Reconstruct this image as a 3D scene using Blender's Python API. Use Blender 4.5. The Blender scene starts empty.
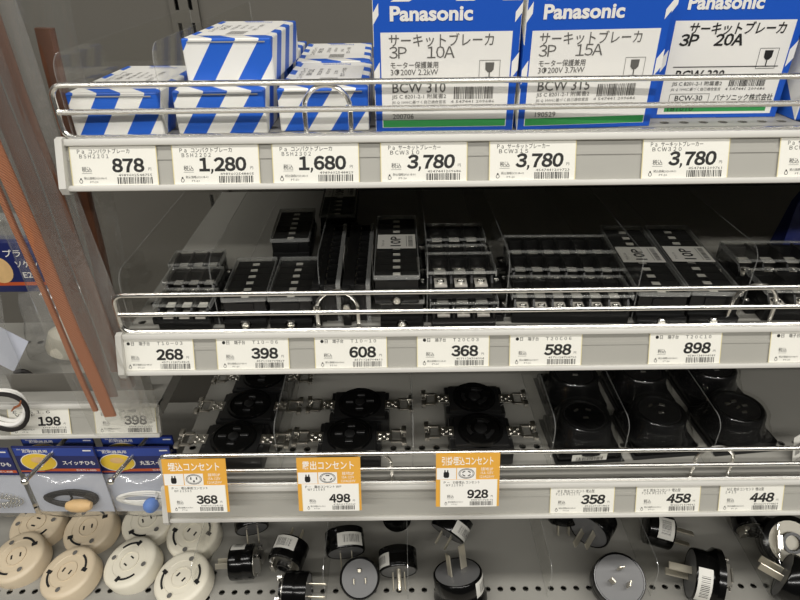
import bpy, bmesh, math, random
from mathutils import Vector as V, Matrix as Mx
random.seed(7)
SC = bpy.context.scene
COL = SC.collection

# ------------------------------------------------------------------ camera
F_PX, PITCH, ROLL, DIST, CAMZ = 600.0, math.radians(31), .0125, .407, 1.45
_fw = V((0, math.cos(PITCH), -math.sin(PITCH))); _r0 = V((1, 0, 0)); _u0 = _r0.cross(_fw)
_c, _s = math.cos(ROLL), math.sin(ROLL)
_rt = _c*_r0 - _s*_u0; _up = _s*_r0 + _c*_u0
EYE = V((0, -DIST, CAMZ))
cam = bpy.data.cameras.new('camera'); cam_o = bpy.data.objects.new('camera', cam); COL.objects.link(cam_o)
cam.sensor_width = 36; cam.lens = F_PX/800*36; cam.clip_start = .01
cam_o.matrix_world = Mx(((_rt.x, _up.x, -_fw.x, EYE.x), (_rt.y, _up.y, -_fw.y, EYE.y), (_rt.z, _up.z, -_fw.z, EYE.z), (0, 0, 0, 1)))
SC.camera = cam_o

def at(x, y, X=None, Y=None, Z=None):
    """a photo pixel seen on the plane X=, Y= or Z="""
    d = _fw + _rt*((x-400)/F_PX) - _up*((y-300)/F_PX)
    t = (Y-EYE.y)/d.y if Y is not None else (Z-EYE.z)/d.z if Z is not None else (X-EYE.x)/d.x
    return EYE + d*t

# ------------------------------------------------------------------ light
w = bpy.data.worlds.new('store'); SC.world = w; w.use_nodes = True
bg = w.node_tree.nodes['Background']; bg.inputs[0].default_value = (1.0, .97, .91, 1); bg.inputs[1].default_value = .05
def area(name, loc, sx, sy, power, rot=(0, 0, 0)):
    l = bpy.data.lights.new(name, 'AREA'); l.shape = 'RECTANGLE'; l.size = sx; l.size_y = sy; l.energy = power
    l.color = (1, .972, .925)
    o = bpy.data.objects.new(name, l); COL.objects.link(o); o.location = loc; o.rotation_euler = rot
    return o
area('ceiling_tube_light', (0, -.62, 2.85), 4.8, .16, 46)
area('ceiling_tube_light', (0, -2.20, 2.85), 4.8, .16, 88)
SC.view_settings.view_transform = 'Standard'; SC.view_settings.look = 'None'
SC.view_settings.gamma = 1; SC.view_settings.use_curve_mapping = False
SC.view_settings.exposure = .06
SC.cycles.transparent_max_bounces = 40
SC.cycles.max_bounces = 10

# ------------------------------------------------------------------ materials
def lin(c):
    c = c/255
    return c/12.92 if c <= .04045 else ((c+.055)/1.055)**2.4
def rgb(r, g, b): return (lin(r), lin(g), lin(b), 1)
MATS = {}
def mat(name, col, rough=.5, metal=0, spec=.5, noise=0, nscale=40, bump=0, bscale=200, coat=0):
    m = bpy.data.materials.new(name); m.use_nodes = True; nt = m.node_tree; b = nt.nodes['Principled BSDF']
    b.inputs['Base Color'].default_value = col; b.inputs['Roughness'].default_value = rough
    b.inputs['Metallic'].default_value = metal; b.inputs['Specular IOR Level'].default_value = spec
    b.inputs['Coat Weight'].default_value = coat
    tc = nt.nodes.new('ShaderNodeTexCoord')
    if noise:
        n = nt.nodes.new('ShaderNodeTexNoise'); n.inputs['Scale'].default_value = nscale; n.inputs['Detail'].default_value = 4
        nt.links.new(tc.outputs['Object'], n.inputs['Vector'])
        r = nt.nodes.new('ShaderNodeMix'); r.data_type = 'RGBA'; r.inputs[0].default_value = noise
        mr = nt.nodes.new('ShaderNodeMix'); mr.data_type = 'RGBA'
        mr.inputs[6].default_value = tuple(c*(1-noise) for c in col[:3])+(1,)
        mr.inputs[7].default_value = tuple(min(1, c*(1+noise)) for c in col[:3])+(1,)
        nt.links.new(n.outputs['Fac'], mr.inputs[0]); nt.links.new(mr.outputs[2], b.inputs['Base Color']); nt.nodes.remove(r)
    if bump:
        n2 = nt.nodes.new('ShaderNodeTexNoise'); n2.inputs['Scale'].default_value = bscale
        nt.links.new(tc.outputs['Object'], n2.inputs['Vector'])
        bp = nt.nodes.new('ShaderNodeBump'); bp.inputs['Strength'].default_value = bump; bp.inputs['Distance'].default_value = .001
        nt.links.new(n2.outputs['Fac'], bp.inputs['Height']); nt.links.new(bp.outputs[0], b.inputs['Normal'])
    MATS[name] = m
    return m
mat('steel', rgb(150, 148, 141), .45, 0, .4, .05, 30)
mat('rail', rgb(205, 203, 196), .4, 0, .45, .03, 30)
mat('channel', rgb(172, 170, 163), .4, 0, .45, .04, 30)
mat('panel', rgb(100, 97, 90), .6, 0, .3, .06, 6)
mat('dark', rgb(16, 16, 16), .8)
mat('chrome', rgb(246, 244, 238), .24, 1)
mat('tin', rgb(206, 202, 192), .4, .3)
mat('copper_dull', rgb(128, 86, 64), .5, .5, .5, .25, 60)
mat('zinc', rgb(206, 203, 195), .28, 1, .5, .12, 120)
mat('brass', rgb(222, 215, 196), .3, .8)
mat('paper', rgb(240, 238, 230), .6, 0, .3, .02, 60)
mat('card_edge', rgb(225, 212, 160), .7)
mat('ink', rgb(22, 21, 20), .6)
mat('ink_grey', rgb(96, 94, 90), .6)
mat('white', rgb(238, 236, 230), .45)
mat('blue', rgb(22, 84, 190), .4)
mat('green', rgb(52, 150, 78), .45)
mat('yellow', rgb(226, 168, 66), .5)
mat('black', rgb(20, 20, 20), .32, 0, .5, .15, 60)
mat('black_gloss', rgb(8, 8, 8), .16, 0, .35)
mat('black_matt', rgb(26, 26, 25), .6)
mat('face_grey', rgb(98, 98, 98), .38, 0, .5, .05, 80)
mat('beige', rgb(206, 190, 163), .38, 0, .5, .02, 60)
mat('cream', rgb(222, 216, 198), .38, 0, .5, .02, 60)
mat('navy', rgb(24, 34, 92), .4)
mat('pack_blue', rgb(40, 66, 150), .4)
mat('pack_orange', rgb(190, 84, 40), .5)
mat('pack_yellow', rgb(232, 196, 60), .5)
mat('pack_grey', rgb(196, 200, 212), .5)
mat('cord_black', rgb(34, 31, 30), .6, 0, .3, .2, 400)
mat('cord_white', rgb(236, 234, 228), .6)
mat('wood', rgb(222, 184, 128), .45, 0, .4, .25, 90)
mat('bead_blue', rgb(96, 138, 214), .5, 0, .4, .1, 300)
mat('silver_print', rgb(150, 150, 146), .5)
mat('floor', rgb(170, 165, 155), .35, 0, .5, .05, 3)
mat('sticker', rgb(214, 212, 204), .5)

def clear(name, tint=.96, haze=.0, hazecol=(.8, .8, .78, 1), gloss=1.0, base=.02, rough=.06, bump=0, bscale=60):
    m = bpy.data.materials.new(name); m.use_nodes = True; nt = m.node_tree; nt.nodes.clear()
    out = nt.nodes.new('ShaderNodeOutputMaterial'); tr = nt.nodes.new('ShaderNodeBsdfTransparent'); gl = nt.nodes.new('ShaderNodeBsdfGlossy')
    df = nt.nodes.new('ShaderNodeBsdfDiffuse'); fr = nt.nodes.new('ShaderNodeFresnel'); ma = nt.nodes.new('ShaderNodeMath')
    m1 = nt.nodes.new('ShaderNodeMixShader'); m2 = nt.nodes.new('ShaderNodeMixShader')
    tr.inputs[0].default_value = (tint, tint, tint*.99, 1); gl.inputs['Roughness'].default_value = rough
    df.inputs[0].default_value = hazecol
    ge = nt.nodes.new('ShaderNodeNewGeometry'); io = nt.nodes.new('ShaderNodeMapRange')   # same index from both sides of a thin sheet
    io.inputs['To Min'].default_value = 1.45; io.inputs['To Max'].default_value = 1/1.45
    nt.links.new(ge.outputs['Backfacing'], io.inputs['Value']); nt.links.new(io.outputs[0], fr.inputs[0])
    ma.operation = 'MULTIPLY_ADD'; ma.inputs[1].default_value = gloss; ma.inputs[2].default_value = base
    nt.links.new(fr.outputs[0], ma.inputs[0]); nt.links.new(ma.outputs[0], m2.inputs[0])
    m1.inputs[0].default_value = haze
    nt.links.new(tr.outputs[0], m1.inputs[1]); nt.links.new(df.outputs[0], m1.inputs[2])
    nt.links.new(m1.outputs[0], m2.inputs[1]); nt.links.new(gl.outputs[0], m2.inputs[2]); nt.links.new(m2.outputs[0], out.inputs[0])
    if bump:
        tc = nt.nodes.new('ShaderNodeTexCoord'); n2 = nt.nodes.new('ShaderNodeTexNoise'); n2.inputs['Scale'].default_value = bscale
        nt.links.new(tc.outputs['Object'], n2.inputs['Vector'])
        bp = nt.nodes.new('ShaderNodeBump'); bp.inputs['Strength'].default_value = bump; bp.inputs['Distance'].default_value = .002
        nt.links.new(n2.outputs['Fac'], bp.inputs['Height'])
        nt.links.new(bp.outputs[0], gl.inputs['Normal']); nt.links.new(bp.outputs[0], fr.inputs['Normal'])
    MATS[name] = m
clear('clear', .99, .003, gloss=.5, base=.004)
clear('clear_edge', .9, .18, (.75, .76, .74, 1), 1, .05)
clear('film', .97, .03, (.8, .8, .78, 1), 1.0, .02, .12, .5, 70)
clear('film_haze', .95, .10, (.75, .74, .72, 1), 1.0, .03, .15, .6, 60)
clear('blister', .98, .004, (.8, .8, .8, 1), .55, .0, .05)

def copper_mat():
    m = mat('copper', rgb(214, 138, 92), .5, .7, .5, .0)
    nt = m.node_tree; b = nt.nodes['Principled BSDF']; tc = nt.nodes.new('ShaderNodeTexCoord')
    wv = nt.nodes.new('ShaderNodeTexWave'); wv.wave_type = 'BANDS'; wv.bands_direction = 'DIAGONAL'; wv.inputs['Scale'].default_value = 260
    wv.inputs['Distortion'].default_value = 3
    nt.links.new(tc.outputs['Object'], wv.inputs['Vector'])
    mx = nt.nodes.new('ShaderNodeMix'); mx.data_type = 'RGBA'; mx.inputs[6].default_value = rgb(176, 104, 68); mx.inputs[7].default_value = rgb(222, 150, 106)
    nt.links.new(wv.outputs['Fac'], mx.inputs[0]); nt.links.new(mx.outputs[2], b.inputs['Base Color'])
    bp = nt.nodes.new('ShaderNodeBump'); bp.inputs['Strength'].default_value = .5; bp.inputs['Distance'].default_value = .0006
    nt.links.new(wv.outputs['Fac'], bp.inputs['Height']); nt.links.new(bp.outputs[0], b.inputs['Normal'])
copper_mat()

def stripe_mat(name, period, slope=1.0, phase=0.0):
    """diagonal blue and white carton print"""
    m = mat(name, (1, 1, 1, 1), .42); nt = m.node_tree; b = nt.nodes['Principled BSDF']
    tc = nt.nodes.new('ShaderNodeTexCoord'); sp = nt.nodes.new('ShaderNodeSeparateXYZ'); nt.links.new(tc.outputs['Object'], sp.inputs[0])
    a = nt.nodes.new('ShaderNodeMath'); a.operation = 'ADD'; nt.links.new(sp.outputs[0], a.inputs[0]); nt.links.new(sp.outputs[1], a.inputs[1])
    k = nt.nodes.new('ShaderNodeMath'); k.operation = 'MULTIPLY_ADD'; k.inputs[1].default_value = -slope; k.inputs[2].default_value = phase; nt.links.new(sp.outputs[2], k.inputs[0])
    s = nt.nodes.new('ShaderNodeMath'); s.operation = 'ADD'; nt.links.new(a.outputs[0], s.inputs[0]); nt.links.new(k.outputs[0], s.inputs[1])
    d = nt.nodes.new('ShaderNodeMath'); d.operation = 'DIVIDE'; d.inputs[1].default_value = period; nt.links.new(s.outputs[0], d.inputs[0])
    fr = nt.nodes.new('ShaderNodeMath'); fr.operation = 'FRACT'; nt.links.new(d.outputs[0], fr.inputs[0])
    g = nt.nodes.new('ShaderNodeMath'); g.operation = 'GREATER_THAN'; g.inputs[1].default_value = .5; nt.links.new(fr.outputs[0], g.inputs[0])
    mx = nt.nodes.new('ShaderNodeMix'); mx.data_type = 'RGBA'; mx.inputs[6].default_value = rgb(34, 96, 200); mx.inputs[7].default_value = rgb(240, 238, 230)
    nt.links.new(g.outputs[0], mx.inputs[0]); nt.links.new(mx.outputs[2], b.inputs['Base Color'])
stripe_mat('stripes', .033, .68, -.0039)
stripe_mat('stripes_tall', .050, .9)

# ------------------------------------------------------------------ mesh helpers
_txt = {}
def text_geo(s, size, bold=0.0, res=2):
    key = (s, round(size, 5), bold, res)
    if key in _txt: return _txt[key]
    c = bpy.data.curves.new('lettering', 'FONT'); c.body = s; c.size = 1; c.offset = bold; c.resolution_u = res
    o = bpy.data.objects.new('lettering', c); COL.objects.link(o)
    me = bpy.data.meshes.new_from_object(o.evaluated_get(bpy.context.evaluated_depsgraph_get()))
    vs = [(v.co.x*size, v.co.y*size) for v in me.vertices]; fs = [tuple(p.vertices) for p in me.polygons]
    bpy.data.objects.remove(o); bpy.data.curves.remove(c); bpy.data.meshes.remove(me)
    _txt[key] = (vs, fs)
    return vs, fs

def frame(o, x, y, z):
    """matrix with origin o and axes x, y, z"""
    x, y, z = V(x), V(y), V(z)
    return Mx(((x.x, y.x, z.x, o[0]), (x.y, y.y, z.y, o[1]), (x.z, y.z, z.z, o[2]), (0, 0, 0, 1)))
def aim(o, d, roll=0.0):
    """matrix whose local z looks along d"""
    z = V(d).normalized(); ref = V((0, 0, 1)) if abs(z.z) < .95 else V((0, 1, 0))
    x = ref.cross(z).normalized(); y = z.cross(x)
    return frame(o, x, y, z) @ Mx.Rotation(roll, 4, 'Z')
def T(x, y, z, rz=0): return Mx.Translation((x, y, z)) @ Mx.Rotation(rz, 4, 'Z')

class MB:
    def __init__(s): s.v, s.f, s.m = [], [], []
    def add(s, vs, fs, mi=0, M=None):
        b = len(s.v)
        s.v += [tuple(M @ V(p)) if M else tuple(p) for p in vs]
        for f in fs: s.f.append(tuple(i+b for i in f)); s.m.append(mi)
        return s
    def box(s, c, d, mi=0, M=None, bev=0, seg=2):
        if bev:
            bm = bmesh.new(); bmesh.ops.create_cube(bm, size=1)
            for v in bm.verts: v.co = V((v.co.x*d[0]+c[0], v.co.y*d[1]+c[1], v.co.z*d[2]+c[2]))
            bmesh.ops.bevel(bm, geom=list(bm.edges), offset=bev, segments=seg, affect='EDGES', profile=.5)
            bm.verts.index_update()
            s.add([v.co.copy() for v in bm.verts], [[v.index for v in f.verts] for f in bm.faces], mi, M); bm.free()
            return s
        x, y, z = d[0]/2, d[1]/2, d[2]/2
        vs = [(c[0]+i*x, c[1]+j*y, c[2]+k*z) for i in (-1, 1) for j in (-1, 1) for k in (-1, 1)]
        return s.add(vs, [(0, 1, 3, 2), (4, 6, 7, 5), (0, 4, 5, 1), (2, 3, 7, 6), (0, 2, 6, 4), (1, 5, 7, 3)], mi, M)
    def b2(s, x0, x1, y0, y1, z0, z1, mi=0, M=None, bev=0):
        return s.box(((x0+x1)/2, (y0+y1)/2, (z0+z1)/2), (abs(x1-x0), abs(y1-y0), abs(z1-z0)), mi, M, bev)
    def lathe(s, prof, n=24, mi=0, M=None, a0=0, a1=None):
        full = a1 is None; a1 = a0+2*math.pi if full else a1
        k = n if full else n+1; vs = []; fs = []
        for r, z in prof:
            for i in range(k):
                a = a0+(a1-a0)*i/n; vs.append((r*math.cos(a), r*math.sin(a), z))
        for j in range(len(prof)-1):
            for i in range(n):
                i2 = (i+1) % k if full else i+1
                fs.append((j*k+i, j*k+i2, (j+1)*k+i2, (j+1)*k+i))
        if full:
            if prof[0][0] > 1e-6: fs.append(tuple(range(k))[::-1])
            if prof[-1][0] > 1e-6: fs.append(tuple((len(prof)-1)*k+i for i in range(k)))
        return s.add(vs, fs, mi, M)
    def cyl(s, p0, p1, r, n=12, mi=0, r1=None, M=None):
        p0, p1 = V(p0), V(p1); A = aim(p0, p1-p0)
        return s.lathe([(r, 0), (r if r1 is None else r1, (p1-p0).length)], n, mi, (M @ A) if M else A)
    def tube(s, pts, r, n=8, closed=False, mi=0, M=None):
        pts = [V(p) for p in pts]; N = len(pts); vs = []; fs = []; prev = None
        for i, p in enumerate(pts):
            a = pts[(i-1) % N] if (closed or i) else p; b = pts[(i+1) % N] if (closed or i < N-1) else p
            t = (b-a).normalized()
            if prev is None:
                ref = V((0, 0, 1)) if abs(t.z) < .9 else V((1, 0, 0)); x = ref.cross(t).normalized()
            else:
                x = prev-t*prev.dot(t); x.normalize()
            prev = x; y = t.cross(x)
            for k in range(n):
                an = 2*math.pi*k/n; vs.append(p+x*(r*math.cos(an))+y*(r*math.sin(an)))
        for i in range(N if closed else N-1):
            for k in range(n):
                i2 = (i+1) % N; fs.append((i*n+k, i*n+(k+1) % n, i2*n+(k+1) % n, i2*n+k))
        if not closed: fs += [tuple(range(n))[::-1], tuple((N-1)*n+k for k in range(n))]
        return s.add(vs, fs, mi, M)
    def prism(s, poly, z0, z1, mi=0, M=None):
        n = len(poly); vs = [(x, y, z0) for x, y in poly]+[(x, y, z1) for x, y in poly]
        return s.add(vs, [tuple(range(n))[::-1], tuple(range(n, 2*n))]+[(i, (i+1) % n, n+(i+1) % n, n+i) for i in range(n)], mi, M)
    def quad(s, x0, x1, y0, y1, z=0, mi=0, M=None): return s.add([(x0, y0, z), (x1, y0, z), (x1, y1, z), (x0, y1, z)], [(0, 1, 2, 3)], mi, M)
    def text(s, t, x, y, h, z=0, mi=0, M=None, width=None, bold=0, align='l', res=2, shear=0):
        """lettering with capital height h; width squeezes or stretches it to fit"""
        vs, fs = text_geo(t, h/.69, bold, res)
        if not vs: return s
        xs = [p[0] for p in vs]; x0, x1 = min(xs), max(xs); k = width/(x1-x0) if width else 1
        ww = (x1-x0)*k; off = x if align == 'l' else x-ww if align == 'r' else x-ww/2
        return s.add([((p[0]-x0)*k+off+shear*p[1], p[1]+y, z) for p in vs], fs, mi, M)
    def barcode(s, x, y, wd, h, z=0, mi=0, M=None, n=26, seed=1):
        rnd = random.Random(seed); cx = x; u = wd/(n*2.6)
        while cx < x+wd-u*2:
            b = rnd.choice((.8, 1, 1.4, 2))*u; s.quad(cx, cx+b, y, y+h, z, mi, M); cx += b+rnd.choice((.8, 1, 1.5, 2))*u
        return s
    def obj(s, name, mats, parent=None, M=None, smooth=True):
        me = bpy.data.meshes.new(name); me.from_pydata([tuple(p) for p in s.v], [], s.f)
        mats = [mats] if isinstance(mats, str) else mats
        for q in mats: me.materials.append(MATS[q])
        me.polygons.foreach_set('material_index', s.m)
        if smooth:
            me.polygons.foreach_set('use_smooth', [True]*len(me.polygons)); me.set_sharp_from_angle(angle=math.radians(35))
        me.update()
        o = bpy.data.objects.new(name, me); COL.objects.link(o)
        if parent: o.parent = parent
        if M is not None: o.matrix_local = M
        return o
def tag(o, label=None, cat=None, group=None, kind=None):
    for k, v in (('label', label), ('category', cat), ('group', group), ('kind', kind)):
        if v: o[k] = v
    return o
def thing(name, label, cat, M=None, group=None):
    o = bpy.data.objects.new(name, None); COL.objects.link(o); o.empty_display_size = .01
    if M is not None: o.matrix_world = M
    return tag(o, label, cat, group)
def copy_tree(o, M=None, label=None, parent=None):
    c = o.copy(); COL.objects.link(c)
    if parent: c.parent = parent
    if M is not None: c.matrix_world = M
    if label: c['label'] = label
    for ch in o.children: copy_tree(ch, parent=c)
    return c
def reuse(proto_dict, key, make, M, label, group):
    """first call builds the thing, later calls copy it with all its parts"""
    if key not in proto_dict:
        o = make(); proto_dict[key] = o; o.matrix_world = M
    else:
        o = copy_tree(proto_dict[key], M)
    o['label'] = label
    if group: o['group'] = group
    return o
PROTO = {}

# ------------------------------------------------------------------ shop fixture
X0, XW, BACK = -.2285, .90, .338
D1, D2, D3, D4 = 1.333, 1.172, 1.016, .820
MB().b2(-2.5, 2.5, -3.2, .6, -.02, 0).obj('floor', 'floor')['kind'] = 'structure'
wall = MB(); wall.b2(-1.2, X0-.024, BACK, BACK+.02, 0, 1.9); wall.b2(X0+.008, 1.2, BACK, BACK+.02, 0, 1.9)
wall.obj('wall_back', 'panel')['kind'] = 'structure'

def slot_post(xc):
    """slotted upright with two columns of slots"""
    mb = MB(); z0, z1, P, sh, sw = 0, 1.9, .034, .021, .0045
    xs = [-.016, -.0075-sw/2, -.0075+sw/2, .0075-sw/2, .0075+sw/2, .016]
    for i in range(5):
        if i in (1, 3):
            z = z0-.022
            while z < z1:
                mb.b2(xc+xs[i], xc+xs[i+1], BACK-.004, BACK-.001, max(z, z0), max(z0+.0001, min(z+P-sh, z1))); z += P
        else: mb.b2(xc+xs[i], xc+xs[i+1], BACK-.004, BACK-.001, z0, z1)
    mb.b2(xc-.016, xc+.016, BACK+.012, BACK+.02, z0, z1, 1)
    o = mb.obj('trim_1', ['panel', 'dark']); o['kind'] = 'structure'
slot_post(X0-.008)

def hole_strip(mb, x0, y0, cell, n, z, r, axis='x', wd=None, mi=0):
    """sheet strip pierced with round holes"""
    wd = wd or cell
    for i in range(n):
        cx, cy = (x0+(i+.5)*cell, y0+wd/2) if axis == 'x' else (x0+wd/2, y0+(i+.5)*cell)
        hx, hy = (cell/2, wd/2) if axis == 'x' else (wd/2, cell/2)
        outer = [(hx, 0), (hx, hy), (0, hy), (-hx, hy), (-hx, 0), (-hx, -hy), (0, -hy), (hx, -hy)]
        vs = [(cx+a, cy+b, z) for a, b in outer]
        vs += [(cx+r*math.cos(k*math.pi/4), cy+r*math.sin(k*math.pi/4), z) for k in range(8)]
        vs += [(a, b, z-.0012) for a, b, _ in vs[8:]]
        fs = [(k, (k+1) % 8, 8+(k+1) % 8, 8+k) for k in range(8)]+[(8+k, 8+(k+1) % 8, 16+(k+1) % 8, 16+k) for k in range(8)]
        mb.add(vs, fs, mi)
RAIL_T = math.atan2(.012, .033)
def rail_frame(x, ytop, ztop):
    yv = V((0, math.sin(RAIL_T), math.cos(RAIL_T))); zv = V((0, -math.cos(RAIL_T), math.sin(RAIL_T)))
    o = V((x, ytop, ztop))-yv*.035
    return frame(o, (1, 0, 0), yv, zv)

def shelf(name, label, x0, x1, dz, yf, depth_to=BACK-.006, pitch=.0143, cap=True, hs=.024, arm=None):
    t = thing(name, label, 'shelf', T(x0, yf, dz))
    W = x1-x0; Dp = depth_to-yf
    mb = MB(); n = int(W/pitch)-1; col = .016; row = .0143
    hole_strip(mb, col, hs, pitch, n-1, 0, .0035)
    xe = col+pitch*(n-1)
    mb.quad(col, W, 0, hs); mb.quad(xe, W, hs, hs+row); mb.quad(col, W, hs+row, Dp)
    hole_strip(mb, 0, .005, .031, 2, 0, .0035, 'y', col)
    mb.quad(0, col, 0, .005); mb.quad(0, col, .067, Dp)
    mb.obj('deck', 'steel', t, smooth=False)
    mb = MB(); mb.b2(.001, W-.001, .002, Dp, -.016, -.012)
    mb.b2(0, .0012, .001, Dp, -.016, -.0003); mb.b2(W-.0012, W, .001, Dp, -.016, -.0003); mb.b2(0, W, Dp-.0012, Dp, -.016, -.0003)
    mb.obj('underside', 'steel', t)
    for xx in (.004, W-.007):
        mb = MB(); mb.add([(xx+a, y, z) for a in (0, .003) for y, z in ((.05, -.016), (arm or Dp, -.016), (arm or Dp, -.062), ((arm or Dp)-.03, -.062))],
               [(0, 1, 2, 3), (7, 6, 5, 4), (0, 4, 5, 1), (1, 5, 6, 2), (2, 6, 7, 3), (3, 7, 4, 0)])
        mb.obj('bracket', 'steel', t)
    R = T(0, 0, 0) @ rail_frame(0, 0, 0.0015)
    mb = MB()
    mb.b2(0, W, 0, .035, -.0035, 0, 1); mb.b2(0, W, .0, .0042, -.0005, .0042, 0, bev=.0012); mb.b2(0, W, .0305, .0355, -.003, .0036, 0, bev=.0012)
    mb.b2(0, W, .021, .0236, -.0005, .0007, 1)
    mb.b2(0, W, .0335, .0352, -.012, -.001, 0)
    rl = mb.obj('price_rail', ['rail', 'channel'], t, R)
    mb = MB(); k = 6; pr = [(.0036, .0034), (.010, .0036), (.018, .0036), (.026, .0036), (.0312, .0036)]
    vs = [(xx, y, z) for xx in (.001, W-.001) for y, z in pr]
    mb.add(vs, [(i, i+1, 6+i, 5+i) for i in range(4)]); mb.obj('clear_cover', 'clear', rl)
    if cap:
        for a, b in ((-.0045, .0004), (W-.0004, W+.0045)):
            mb = MB(); poly = [(-.001, -.006), (.036, -.006), (.037, .002), (.035, .0055), (.018, .0062), (.002, .0066), (-.002, .003)]
            mb.add([(xx, y, z) for xx in (a, b) for y, z in poly], [tuple(range(7)), tuple(range(13, 6, -1))]+[(i, 7+i, 7+(i+1) % 7, (i+1) % 7) for i in range(7)])
            mb.obj('end_cap', 'rail', rl)
    return t
shelf('metal_shelf', 'top grey metal shelf holding the blue and white breaker cartons', X0, X0+XW, D1, .004)
shelf('metal_shelf', 'dark middle metal shelf holding the black terminal blocks', X0, X0+XW, D2, .004)
shelf('metal_shelf', 'third metal shelf holding black receptacles, with yellow cards on its front', X0+.011, X0+XW, D3, -.018, hs=.040)
shelf('metal_shelf', 'lowest grey perforated metal shelf under the black power plugs', X0, X0+XW, D4, -.022, hs=.020)
shelf('metal_shelf', 'grey metal shelf at left whose rail carries the 198 tag', X0-XW-.014, -.2315-.004, 1.0665, .042, depth_to=.19, cap=False, hs=.10, arm=BACK-.048)
shelf('metal_shelf', 'lowest metal shelf at left under the round beige sockets', X0-XW-.014, X0-.006, D4, -.022)

# chrome wire guards ------------------------------------------------------
def guard(label, yp, zs, xl, xr, arches):
    t = thing('wire_guard', label, 'guard rail', T(0, yp, zs[2]))
    zt, zm = zs[0]-zs[2], zs[1]-zs[2]; R = .008; pts = []
    for cx, cz, a in ((xl+R, R, 180), (xr-R, R, 270), (xr-R, zt-R, 0), (xl+R, zt-R, 90)):
        for k in range(6):
            an = math.radians(a+90*k/5); pts.append((cx+R*math.cos(an), 0, cz+R*math.sin(an)))
    MB().tube(pts, .0020, 10, True).obj('frame_wire', 'chrome', t)
    MB().cyl((xl+.001, -.0005, zm), (xr-.001, -.0005, zm), .0020, 10).obj('middle_wire', 'chrome', t)
    for ax0, ax1, top in arches:
        r = (ax1-ax0)/2; cx = (ax0+ax1)/2; h = top-zs[2]; rv = min(r, h*.55)
        p = [(ax0, .0042, 0)]+[(cx-r*math.cos(math.pi*k/12), .0042, h-rv+rv*math.sin(math.pi*k/12)) for k in range(13)]+[(ax1, .0042, 0)]
        MB().tube(p, .0017, 8).obj('arch_wire', 'chrome', t)
    return t
def arch(x0, x1, yt, Y):
    a, b = at(x0, yt+20, Y=Y), at(x1, yt+20, Y=Y)
    return (a.x, b.x, at((x0+x1)/2, yt, Y=Y).z)
G1 = [at(400, y, Y=.006).z for y in (81, 108, 134)]; G2 = [at(400, y, Y=.006).z for y in (292, 311, 329)]; G3 = [at(400, y, Y=-.016).z for y in (453, 468, 482)]
guard('chrome wire guard in front of the striped breaker cartons', .006, G1, X0-.001, X0+XW-.003, [arch(304, 350, 85, .010)])
guard('chrome wire guard in front of the black terminal blocks', .006, G2, X0-.001, X0+XW-.003, [arch(317, 358, 291, .010), arch(731, 775, 285, .010)])
guard('chrome wire guard behind the yellow socket cards', -.016, G3, X0+.010, X0+XW-.003, [arch(352, 392, 452, -.012), arch(693, 730, 447, -.012)])

# ------------------------------------------------------------------ price tags
def price_tag(M, lines, price, code, label, seed, shear=0, wd=.060, ht=.0295, pw=None, tone='paper', name='price_tag'):
    mb = MB()
    mb.b2(0, wd, 0, ht, -.0003, 0, 0)
    mb.quad(0, .0006, 0, ht, .00002, 1); mb.quad(wd-.0006, wd, 0, ht, .00002, 1)
    t = mb.obj(name, [tone, 'card_edge'], None, M); tag(t, label, 'price tag', 'shelf price tags')
    e = .00008; k = ht/.0295
    m = MB()
    cell = .0074*k; cx = wd-.0092
    for ch in reversed(price):
        if ch == ',':
            m.add([(cx-.0021, .0092*k, e), (cx-.0007, .0092*k, e), (cx-.0007, .0108*k, e), (cx-.0021, .0108*k, e), (cx-.0026, .0076*k, e), (cx-.0018, .0076*k, e)], [(0, 1, 2, 3), (4, 5, 1, 0)]); cx -= .0030; continue
        vs, fs = text_geo(chr(ord(ch)+0xFEE0), .0084*k/.735, .042, 3); mid = (min(p[0] for p in vs)+max(p[0] for p in vs))/2; y0 = min(p[1] for p in vs)
        kx = 1.06
        m.add([((p[0]-mid)*kx+cx-cell/2+shear*p[1], p[1]-y0+.0092*k, e) for p in vs], fs); cx -= cell
    m.obj('price_figures', 'ink', t, smooth=False)
    m = MB()
    for i, (s_, x, y, h, w_) in enumerate(lines): m.text(s_, x*wd/.06, y*k, h*k, e, 0, None, w_*wd/.06, .006, 'l', 2)
    m.text('税込', .0075*wd/.06, .0100*k, .0027*k, e, 0, None, .0068, .004, 'l', 2); m.quad(.0073*wd/.06, .0143*wd/.06, .0087*k, .0089*k, e)
    m.text('円', wd-.0066, .0105*k, .0016, e, 0, None, .002, 0, 'l', 1)
    m.text(code, wd-.0275*wd/.06, .0066*k, .0016*k, e, 0, None, .0232*wd/.06, 0, 'l', 1)
    m.text('税込価格2020.08-01', .0085*wd/.06, .0047*k, .0014*k, e, 0, None, .0155*wd/.06, 0, 'l', 1)
    m.text('PT-20', .0125*wd/.06, .0022*k, .0013*k, e, 0, None, .0055, 0, 'l', 1)
    m.tube([(.0062+.0011*math.cos(a), .0034*k+.0013*math.sin(a), e) for a in [i*math.pi/4 for i in range(8)]], .00018, 4, True)
    m.quad(.0057, .0067, .0044*k, .0056*k, e)
    m.obj('lettering', 'ink', t, smooth=False)
    MB().barcode(wd-.0285*wd/.06, .0014*k, .0245*wd/.06, .0046*k, e, 0, None, 24, seed).obj('barcode', 'ink', t, smooth=False)
    return t
def on_rail(px, py, yf, dz, zoff=.0012, up=.0035):
    R = rail_frame(0, yf, dz+.0015); n = V((R[0][2], R[1][2], R[2][2])); o = V((R[0][3], R[1][3], R[2][3]))+n*zoff
    d = at(px, py, Y=0)-EYE; tt = (o-EYE).dot(n)/d.dot(n); x = (EYE+d*tt).x
    return rail_frame(x, yf, dz+.0015) @ Mx.Translation((0, up, zoff))
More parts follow.
